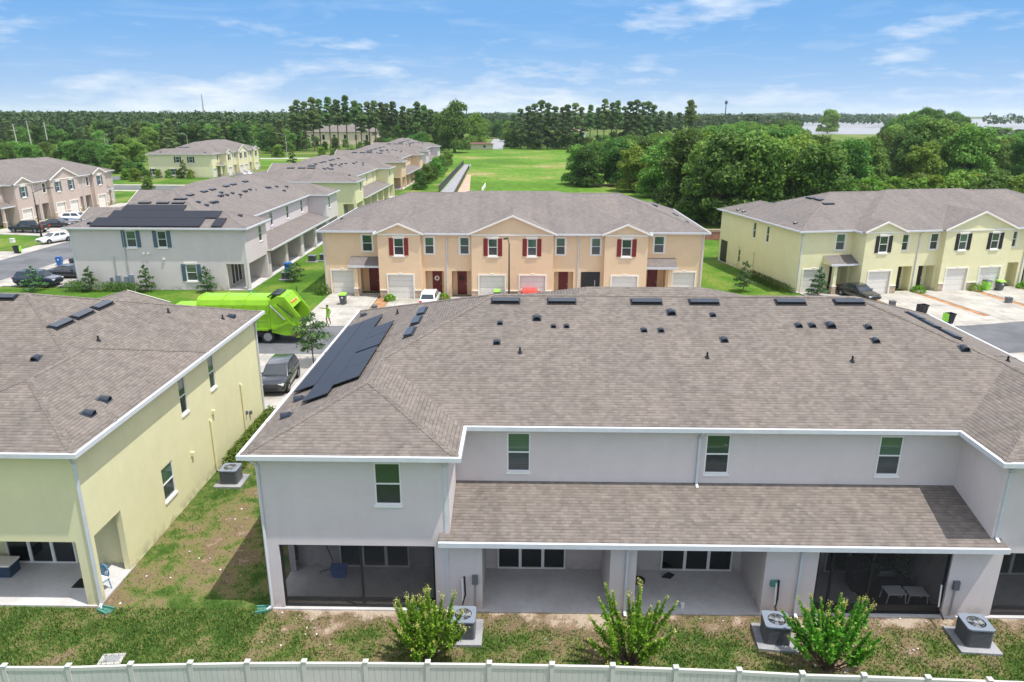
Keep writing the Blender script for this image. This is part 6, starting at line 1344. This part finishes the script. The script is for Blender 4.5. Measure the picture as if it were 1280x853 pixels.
for lb, x, y, h in (('conical cypress before the distant yellow row', -81.5, 176.5, 4.2), ('roadside conifer left of the receding rows', -64, 205, 5.5), ('dark conifer pair member nearer the receding rows', -54, 214, 5.8), ('dark conifer pair member farther from the receding rows', -51, 221, 6.2)):
    sapling(lb, (x, y, 0), h, h * .32, 900, (.14, .3), int(h * 10), 'pine')
for k in range(6): place(BUSH[k % 3], (-93 + 2.6 * k, 176.6, 0), 'clipped dark shrub at the foot of the distant yellow wall', 'clipped shrubs before the distant yellow wall', (.45, .45, .62))
GL = 'rounded trees between the taupe row and the forest'
for px, Y, s, p in [(92, 225, .8, 0), (104, 222, .85, 1), (118, 220, .8, 2), (130, 215, .75, 3), (82, 235, .7, 4), (160, 240, .95, 0), (172, 236, .85, 1), (110, 205, .7, 2), (75, 240, .6, 1), (140, 205, .62, 4), (152, 190, .5, 2), (165, 180, .45, 3), (36, 230, .7, 4), (45, 235, .6, 3), (5, 215, .75, 2), (20, 245, .7, 1), (-8, 250, .8, 3), (58, 250, .65, 0), (66, 262, .7, 2), (28, 262, .6, 4), (150, 225, .7, 0), (176, 182, .4, 0)]:
    place(OAK[p], (px2(px, Y), Y, 0), 'rounded olive green tree between the taupe row and the forest', GL, (s, s, s * .85))
for px, Y, s in [(151, 200, .5), (158, 172, .35), (146, 190, .4), (170, 168, .4), (186, 150, .35), (350, 262, .6), (405, 262, .5), (420, 258, .45)]: place(OAKB[0], (px2(px, Y), Y, 0), 'small bright green bush beyond the taupe row', 'bright bushes along the side street', (s, s, s * .8))
# row of trees beside the receding lanais
for k, (px, Y, s) in enumerate([(529, 152, .36), (536, 165, .4), (543, 172, .36), (550, 186, .44), (556, 200, .42), (563, 222, .42)]): place(OAK[k % 5], (px2(px, Y), Y, 0), 'small dark tree on the lawn strip beside the receding lanais', 'trees along the black silt fence', (s, s, s * 1.05))
# --- forest at the left: the nearest trees one by one, the rest as a mass
GF = 'trees of the forest edge at the left'
for k in range(105):
    px = -30 + k * 4.0 + random.uniform(-4, 4); Y = random.uniform(286, 345) + (35 if px < 110 else 0); top = random.uniform(150, 163)
    z = 15.04 + (142 - top) / 950 * Y
    if random.random() < .5: place(PINET[k % 3], (px2(px, Y), Y, 0), 'dark conifer in the front of the left forest', GF, (z / 19 * 1.15, z / 19 * 1.15, z / 19))
    else: place(OAK[k % 5], (px2(px, Y), Y, 0), 'broadleaf tree in the front of the left forest', GF, (z / 10.5, z / 10.5, z / 10.5))
def wood(name, label, pts, n_leaf, hr, wr, leaf, mat):
    A = []; ND = []
    for x, y in pts:
        h = random.uniform(*hr); w = random.uniform(*wr); n = n_leaf; d = RNG.normal(size=(n, 3)); d /= np.linalg.norm(d, axis=1)[:, None]; d[:, 2] = np.abs(d[:, 2])
        ND.append(d); A.append(np.array([x, y, h * .35]) + d * np.array([w, w, h * .65]) * (.75 + .3 * RNG.random(n))[:, None])
    Pn = np.concatenate(A); NA = np.concatenate(ND)
    def fn(n): NRM[0] = NA; return Pn
    v = leafcards(len(Pn), fn, leaf); return tag(bigmesh(name, v, quads(v), M[mat]), label, 'woods', kind='stuff')
pts = [(random.uniform(-.78, -.29) * Y, Y) for Y in [random.uniform(340, 860) for _ in range(900)]]
wood('forest', 'dense green forest stretching to the horizon at the left', pts, 150, (12, 16.0), (4.0, 6.5), (.55, 1.25), 'wood')
pts = [(random.uniform(-.32, .36) * Y, Y) for Y in [random.uniform(470, 900) for _ in range(420)]]; pts = [p for p in pts if not (-24 < p[0] < -4 and p[1] < 520)]
wood('forest', 'belt of woods behind the field and the tall conifers', pts, 130, (11, 16), (4.5, 7), (.6, 1.4), 'wood')
pts = [(random.uniform(-2200, 700), random.uniform(900, 1500)) for _ in range(700)]
wood('forest', 'far wooded plain below the horizon', pts, 45, (11, 17), (8, 14), (2.0, 4.0), 'wood')
pts = [(random.uniform(400, 1300), random.uniform(2550, 2750)) for _ in range(90)]
wood('forest', 'thin tree belts on the far lake shore', pts, 60, (12, 18), (8, 12), (1.6, 3.0), 'wood')
# --- hedges and little shrubs
def hedge(label, pts, w, h, n, cat='hedge'):
    def fn(k):
        seg = [(Vector(a), Vector(b)) for a, b in zip(pts, pts[1:])]; L = np.array([(b - a).length for a, b in seg]); i = RNG.choice(len(seg), k, p=L / L.sum()); u = RNG.random(k)
        A = np.array([list(a) for a, b in seg])[i]; B = np.array([list(b) for a, b in seg])[i]; c = A + (B - A) * u[:, None]
        d = RNG.normal(size=(k, 3)); d /= np.linalg.norm(d, axis=1)[:, None]; d[:, 2] = np.abs(d[:, 2]); return c + d * np.array([w, w, h]) * (.8 + .25 * RNG.random(k))[:, None]
    v = leafcards(n, fn, (.04, .09)); o = bigmesh('hedge', v, quads(v), M['shrub']); return tag(o, label, cat)
hedge('clipped hedge along the yellow side wall behind the air conditioner', [(-12.75, 28.6, 0), (-12.75, 34.0, 0)], .5, .85, 5200)
hedge('long low hedge at the side wall of the right yellow row', [(22.1, 69.8, -.1), (23.5, 62.7, -.1)], .6, .75, 3000); hedge('low hedge left of the meter boxes on the grey end wall', [(-40, 61.7, 0), (-38.4, 61.7, 0)], .55, .95, 1100); hedge('low hedge below the meter boxes on the grey end wall', [(-37.2, 61.7, 0), (-33.9, 61.7, 0)], .45, .85, 1800)
hedge('hedge at the left corner of the beige row', [(-17.9, 61.2, 0), (-17.0, 60.9, 0)], .5, .9, 900)
def ball(label, loc, r, n=420, mat='myrtle'):
    def fn(k): d = RNG.normal(size=(k, 3)); d /= np.linalg.norm(d, axis=1)[:, None]; d[:, 2] = np.abs(d[:, 2]) * 1.1; return d * r * (.75 + .3 * RNG.random(k))[:, None]
    v = leafcards(n, fn, (.05, .11)); o = bigmesh('round_shrub', v, quads(v), M[mat]); o.location = loc; return tag(o, label, 'shrub', 'round shrubs beside the entries')
ball('round green shrub in the mulch left of the first bay garage of the beige row', (-11.15, 58.9, .0), .52); ball('round green shrub by the second entry of the beige row', (-6.65, 59.3, 0), .52); ball('round green shrub by the middle street lamp', (-.55, 59.2, 0), .5); ball('dark small shrub left of the middle street lamp', (-1.35, 59.3, 0), .35, 260, 'shrub'); ball('round green shrub right of the red car', (5.4, 59.4, 0), .5)
for k, (u, v_) in enumerate(((11.0, -1.7), (16.5, -2.0), (21.6, -2.0))):
    x, y = ryp(u, v_); ball(['round shrub between the first two entries of the right yellow row', 'round shrub between the middle garages of the right yellow row', 'round shrub at the right frame edge before the yellow row'][k], (x, y, -.1), .62)
# --- crape myrtles in front of the lanais
def myrtle(label, loc, H, W, ns, seed, lean=(0, 0)):
    rs = random.Random(seed); t = thing('crape_myrtle', label, 'shrub', loc, 0, 'flowering shrubs before the lanais'); mb = MB(); V = []; T = []
    def leaf(c, di, L, lst, wk=.3):
        sd = di.cross(Vector((rs.gauss(0, 1), rs.gauss(0, 1), rs.gauss(.6, .6)))).normalized(); dn = Z * -.12 * L
        lst.append([c, c + di * L * .5 + sd * L * wk, c + di * L + dn, c + di * L * .5 - sd * L * wk])
    for k in range(ns):
        a = 2.4 * k + rs.uniform(-.4, .4); s = ((k + .5) / ns) ** .6; tall = 1.0 - .40 * s ** 2.4 + rs.uniform(-.34, .05)
        base = Vector((rs.uniform(-.12, .12), rs.uniform(-.12, .12), 0)); end = Vector((math.cos(a) * W * s + lean[0], math.sin(a) * W * s * .75 + lean[1], H * tall))
        mid = base.lerp(end, .45) + Vector((math.cos(a) * W * s * .10, math.sin(a) * W * s * .08, 0))
        cur = [base.lerp(mid, u / 5) for u in range(5)] + [mid.lerp(end, u / 11) for u in range(12)]
        mb.tube(cur[::2] + [cur[-1]], [.02, .018, .016, .013, .011, .009, .008, .006, .004, .003][:len(cur[::2]) + 1], M['bark'], 5)
        fern = rs.random() < .75; azi = rs.uniform(0, 6.28)
        for i in range(4, len(cur) - 1):
            p, q = cur[i], cur[i + 1]; d = (q - p).normalized(); o1 = (d.orthogonal().normalized()); o2 = d.cross(o1); f = i / (len(cur) - 1)
            # leaf pairs along the shoot: a fern-like brush that narrows to the tip
            for j in range(5):
                c = p.lerp(q, j / 5)
                for g in range(3 if f < .6 else 4):
                    b_ = azi + g * 1.571 + (j % 2) * .785 + rs.gauss(0, .25); u = o1 * math.cos(b_) + o2 * math.sin(b_)
                    leaf(c, (u + d * .45 + Z * rs.uniform(-.15, .35)).normalized(), rs.uniform(.06, .10) * (1.15 - .55 * max(0, f - .6) / .4), T if (f > .93 and rs.random() < .7) else V)
            # side twigs fill the lower body
            if f < .72:
                for j in range(1 if rs.random() < .85 else 2):
                    b_ = rs.uniform(0, 6.28); u = (o1 * math.cos(b_) + o2 * math.sin(b_) + Z * .5 + d * .3).normalized(); L = rs.uniform(.12, .34) * (1.2 - f); e = p + u * L
                    for m_ in range(9):
                        c = p.lerp(e, .25 + .75 * m_ / 8); b2 = rs.uniform(0, 6.28); o3 = u.orthogonal().normalized(); w_ = o3 * math.cos(b2) + u.cross(o3) * math.sin(b2)
                        leaf(c, (w_ + u * .5 + Z * .2).normalized(), rs.uniform(.07, .12), V)
        if rs.random() < .42:
            for j in range(34):
                c = cur[-1] + Vector((rs.gauss(0, .04), rs.gauss(0, .04), rs.gauss(.02, .06))); leaf(c, Vector((rs.gauss(0, 1), rs.gauss(0, 1), rs.gauss(0, 1))).normalized(), .04, T, .4)
    mb.build('stem', t)
    for nm, A, mt in (('foliage', V, 'myrtle'), ('blossom', T, 'myrtle_tip')):
        v = np.array([[tuple(p) for p in q] for q in A]).reshape(-1, 3); bigmesh(nm, v, quads(v), M[mt], t)
myrtle('leftmost bright green shrub before the bay lanai, yellow tips, hiding an air conditioner', (-2.66, 17.05, 0), 2.6, 1.22, 30, 5); myrtle('middle bright green shrub, fern-like upright shoots, before the pier of the open lanais', (3.15, 17.0, 0), 2.85, 1.42, 29, 6); myrtle('rightmost bright green shrub with yellow blossoms before the downspout pier', (8.7, 16.95, 0), 2.75, 1.52, 32, 7)
# ------------------------------------------------------------------ things behind the row: silt fence, walls, far buildings
sf = thing('silt_fence', 'black silt fence along the lawn strip at the field edge', 'fence', (-16.5, 147, 0)); A, B = Vector((-16.9, 147, 0)), Vector((-18.6, 229, 0))
mb = MB(); F, L = frame((A.x + 16.5, A.y - 147), (B.x + 16.5, B.y - 147)); mb.fbox(F, 0, L, 0, 1.25, -.04, .04, M['blackv']); mb.build('fabric', sf)
mb = MB()
for k in range(28): u = L * k / 27; mb.fbox(F, u - .05, u + .05, 0, 1.4, -.09, -.041, M['bark'])
mb.build('post_row', sf)
poly_slab('path', [(-16.4, 140), (-13.6, 140), (-16.2, 229), (-18.3, 229)], M['path'], .03); poly_slab('path', [(-13.0, 140), (-10.4, 140), (-13.6, 190), (-14.6, 190)], M['pinkdirt'], .02)
F, L = frame((-13.2, 140), (-15.8, 215)); mb = MB(); mb.fbox(F, 0, L, 0, .9, -.05, .05, M['shut_black']); tag(mb.build('low_fence'), 'dark green low fence between the grey path and the bare pink soil', 'fence')
mb = MB(); mb.fbox(frame((-8.3, 146), (-8.2, 158))[0], 0, 12, 0, .8, -.06, .06, M['trim']); tag(mb.build('guard_rail'), 'short cream rail at the near end of the field', 'railing')
w_ = thing('brick_wall', 'low red brick wall with a pale coping beyond the gap between the houses', 'wall', (27, 91.5, -.1)); mb = MB(); mb.box(-7, 8, 0, .3, 0, 1.0, M['brick']); mb.build('brickwork', w_); mb = MB(); mb.box(-7.05, 8.05, -.05, .35, 1.002, 1.3, M['stone']); mb.build('coping', w_)
def farhouse(label, loc, rz, w, d, h, wall, roof, hs=.5):
    t = thing('house', label, 'house', loc, R_(rz), None); mb = MB(); mb.box(-w / 2, w / 2, -d / 2, d / 2, 0, h, wall); mb.build('wall', t)
    mb = MB(); hip(mb, -w / 2 - .6, w / 2 + .6, -d / 2 - .6, d / 2 + .6, h, hs, roof, caps=False); mb.build('roof', t, uv=True)
    for k in range(max(2, int(w / 5))):
        x = -w / 2 + (k + .5) * w / max(2, int(w / 5)); q = MB(); q.box(x - .6, x + .6, -d / 2 - .03, -d / 2 - .004, h * .38, h * .78, M['glass_dark']); q.build('window', t)
    return t
farhouse('large hall with a pinkish grey roof and cream walls behind the tall pines', (px2(428, 385), 385, 0), 0, 38, 22, 6, M['cream'], M['shingle_far'], .55); farhouse('pale house with a grey roof glimpsed left behind the pines', (px2(398, 400), 400, 0), 10, 18, 12, 6, M['cream'], M['shingle_far'], .5)
farhouse('cream garden house with a tan roof below the lake trees at right', (.574 * 560, 560, -.1), -20, 15, 10, 4, M['cream'], plain('roof_tan', (.42, .27, .2), .8), .35); farhouse('small white house among the trees right of the tan-roofed one', (.603 * 565, 565, -.1), -20, 9, 8, 5, M['white'], M['galv'], .3)
farhouse('white house with a pale roof in the trees behind the conifer stand', (px2(832, 360), 360, 0), 0, 12, 8, 5.4, M['white'], M['cream'], .4); farhouse('small white house between the conifers at the back of the field', (px2(724, 420), 420, 0), 0, 10, 8, 5.5, M['white'], plain('roof_pink', (.45, .32, .29), .8), .5); farhouse('pale blue-grey house roof above the grove, right of the solitary pine', (px2(893, 420), 420, 0), 0, 14, 9, 6, M['white'], M['galv'], .3)
farhouse('low house with a brown roof at the left edge of the field end', (px2(600, 330), 330, 0), 0, 14, 6, 2.2, M['cream'], plain('roof_brown', (.12, .05, .04), .8), .2)
t = thing('tower_block', 'white block far off on the left horizon', 'building', (px2(208, 1700), 1700, 0)); mb = MB(); mb.box(-15, -1, 0, 12, 0, 19, M['white']); mb.box(3, 14, 0, 12, 0, 21, M['white']); mb.build('wall', t); mb = MB()
for x in (-12, -8, -4, 5, 9, 12): mb.box(x - .8, x + .8, -.1, -.02, 6, 17, M['glass_dark'])
mb.build('window', t)
farhouse('tiny white lakeside building on the far shore', (1070, 2600, -.1), 0, 60, 30, 9, M['white'], M['galv'], .2)
CL = (1.1, .53, .78, (2.3, 1.1, .4), .22, .22, .8); SKT = (.88, .95, 1.06); SKS = .12; SUN = 3.5; EXPO = 0.5; HAZE = 0.00007
LOW = [(2.5, 3.7, 5.2), (1.7, 3.15, 5.2), (1.1, 2.72, 5.15), (.85, 2.4, 5.0)]; CC = (5.4, 5.8, 6.3); CCU = (13, 13, 13.2); FILL_DECK = .7
# ------------------------------------------------------------------ sky, sun, air, camera
sun_to = Vector((0.35, -0.146, 1.0)).normalized()
elev = math.asin(sun_to.z)
wd = bpy.data.worlds.new('World'); SC.world = wd; wd.use_nodes = True; nt = wd.node_tree; bg = nt.nodes['Background']
sky = N(nt, 'ShaderNodeTexSky'); sky.sky_type = 'NISHITA'; sky.sun_disc = False; sky.sun_elevation = elev; sky.sun_rotation = math.atan2(sun_to.x, sun_to.y); sky.altitude = 20; sky.air_density = 1.0; sky.dust_density = 0.6; sky.ozone_density = 2.0
geo = nt.nodes.new('ShaderNodeTexCoord')
# cloud cover laid out on the sky dome: stretched near the horizon
sep = nt.nodes.new('ShaderNodeSeparateXYZ'); nt.links.new(geo.outputs['Generated'], sep.inputs[0])
def mnode(op, a, b=None):
    n = N(nt, 'ShaderNodeMath', operation=op)
    for i, q in enumerate((a, b)):
        if q is None: continue
        if isinstance(q, bpy.types.NodeSocket): nt.links.new(q, n.inputs[i])
        else: n.inputs[i].default_value = q
    return n.outputs[0]
zc = mnode('MAXIMUM', sep.outputs[2], 0.0); den = mnode('ADD', zc, 0.05)
cmb = nt.nodes.new('ShaderNodeCombineXYZ'); nt.links.new(mnode('DIVIDE', sep.outputs[0], den), cmb.inputs[0]); nt.links.new(mnode('DIVIDE', sep.outputs[1], den), cmb.inputs[1])
wisp = N(nt, 'ShaderNodeTexNoise', Scale=CL[0], Detail=7.0, Roughness=.6, Distortion=.6); nt.links.new(cmb.outputs[0], wisp.inputs['Vector'])
wf = ramp(nt, wisp.outputs['Fac'], [(CL[1], (0, 0, 0)), (CL[2], (1, 1, 1))])
# low cumulus band just above the horizon
mp = N(nt, 'ShaderNodeMapping'); mp.inputs['Scale'].default_value = (5.5, 5.5, 22); mp.inputs['Location'].default_value = CL[3]; nt.links.new(geo.outputs['Generated'], mp.inputs[0])
cum = N(nt, 'ShaderNodeTexNoise', Scale=1.0, Detail=8.0, Roughness=.58); nt.links.new(mp.outputs[0], cum.inputs['Vector'])
band = ramp(nt, sep.outputs[2], [(0.0, (.66, .66, .66)), (.03, (.62, .62, .62)), (.07, (.42, .42, .42)), (.14, (.36, .36, .36)), (.5, (.4, .4, .4))])
cf = mnode('ADD', cum.outputs['Fac'], mnode('MULTIPLY', mnode('SUBTRACT', band, .5), .55))
cfr = ramp(nt, cf, [(.52, (0, 0, 0)), (.70, (1, 1, 1))])
veil = mnode('MULTIPLY', mnode('POWER', mnode('SUBTRACT', 1.0, mnode('MINIMUM', zc, 1.0)), 14.0), CL[4])
cov = mnode('MINIMUM', mnode('ADD', mnode('ADD', mnode('MULTIPLY', wf, CL[5]), mnode('MULTIPLY', cfr, CL[6])), veil), 1.0)
low = ramp(nt, sep.outputs[2], [(0.0, LOW[0]), (.035, LOW[1]), (.09, LOW[2]), (.16, LOW[3])])
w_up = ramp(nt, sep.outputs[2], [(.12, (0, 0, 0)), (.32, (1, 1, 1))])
tint = mixc(nt, w_up, low, mixc(nt, 1.0, sky.outputs[0], SKT, 'MULTIPLY'))
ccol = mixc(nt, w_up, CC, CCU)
# bright cloud cover added overhead, out of view, to fill the shade
fill_deck = N(nt, 'ShaderNodeTexNoise', Scale=1.6, Detail=5.0); nt.links.new(cmb.outputs[0], fill_deck.inputs['Vector'])
dk = mnode('MULTIPLY', ramp(nt, fill_deck.outputs['Fac'], [(.40, (0, 0, 0)), (.56, (1, 1, 1))]), w_up)
cov = mnode('MINIMUM', mnode('MAXIMUM', cov, mnode('MULTIPLY', dk, FILL_DECK)), 1.0)
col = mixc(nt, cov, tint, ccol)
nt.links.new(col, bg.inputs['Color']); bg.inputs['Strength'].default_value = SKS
sl = bpy.data.lights.new('sun', 'SUN'); sl.energy = SUN; sl.angle = R_(.55); sl.color = (1.0, .96, .90); so = bpy.data.objects.new('sun', sl); C.objects.link(so); so.rotation_euler = sun_to.to_track_quat('Z', 'Y').to_euler(); so.location = (0, 0, 60)
for p in protos:
    for ch in list(p.children): bpy.data.objects.remove(ch)
    bpy.data.objects.remove(p)
# the whole place was laid out in units of 1.17 m: bring it to metres
KS = 1.17
for o in C.objects:
    if o.parent is None and o.type != 'LIGHT': o.location = o.location * KS; o.scale = o.scale * KS
if HAZE > 0:
    mb = MB(); mb.box(-7400, 7400, -1200, 9200, -6, 75, M['white']); hz = mb.build('haze'); hz['kind'] = 'stuff'; hz['label'] = 'thin summer haze over the plain'
    m = bpy.data.materials.new('haze_air'); m.use_nodes = True; nt = m.node_tree; nt.nodes.remove(nt.nodes['Principled BSDF']); pv = nt.nodes.new('ShaderNodeVolumePrincipled'); pv.inputs['Color'].default_value = (.86, .92, 1, 1); pv.inputs['Density'].default_value = HAZE; pv.inputs['Anisotropy'].default_value = .2
    nt.links.new(pv.outputs[0], nt.nodes['Material Output'].inputs['Volume']); hz.data.materials.clear(); hz.data.materials.append(m); hz.display_type = 'WIRE'
pitch, yaw, roll = .3043, -.0153, -.0029
fw = Vector((math.sin(yaw) * math.cos(pitch), math.cos(yaw) * math.cos(pitch), -math.sin(pitch))); r0 = Vector((math.cos(yaw), -math.sin(yaw), 0)); d0 = fw.cross(r0)
rr = r0 * math.cos(roll) + d0 * math.sin(roll); dd = d0 * math.cos(roll) - r0 * math.sin(roll)
cam = bpy.data.cameras.new('camera'); co = bpy.data.objects.new('camera', cam); C.objects.link(co)
co.matrix_world = Matrix((( rr.x, -dd.x, -fw.x, 0), (rr.y, -dd.y, -fw.y, 0), (rr.z, -dd.z, -fw.z, 15.04 * KS), (0, 0, 0, 1)))
cam.sensor_width = 36; cam.lens = 905.58 / 1280 * 36; cam.clip_start = .5; cam.clip_end = 30000
SC.camera = co
SC.view_settings.view_transform = 'Standard'; SC.view_settings.look = 'None'; SC.view_settings.gamma = 1; SC.view_settings.exposure = EXPO
SC.cycles.max_bounces = 6; SC.cycles.transparent_max_bounces = 12; SC.cycles.volume_bounces = 1; SC.cycles.use_denoising = True
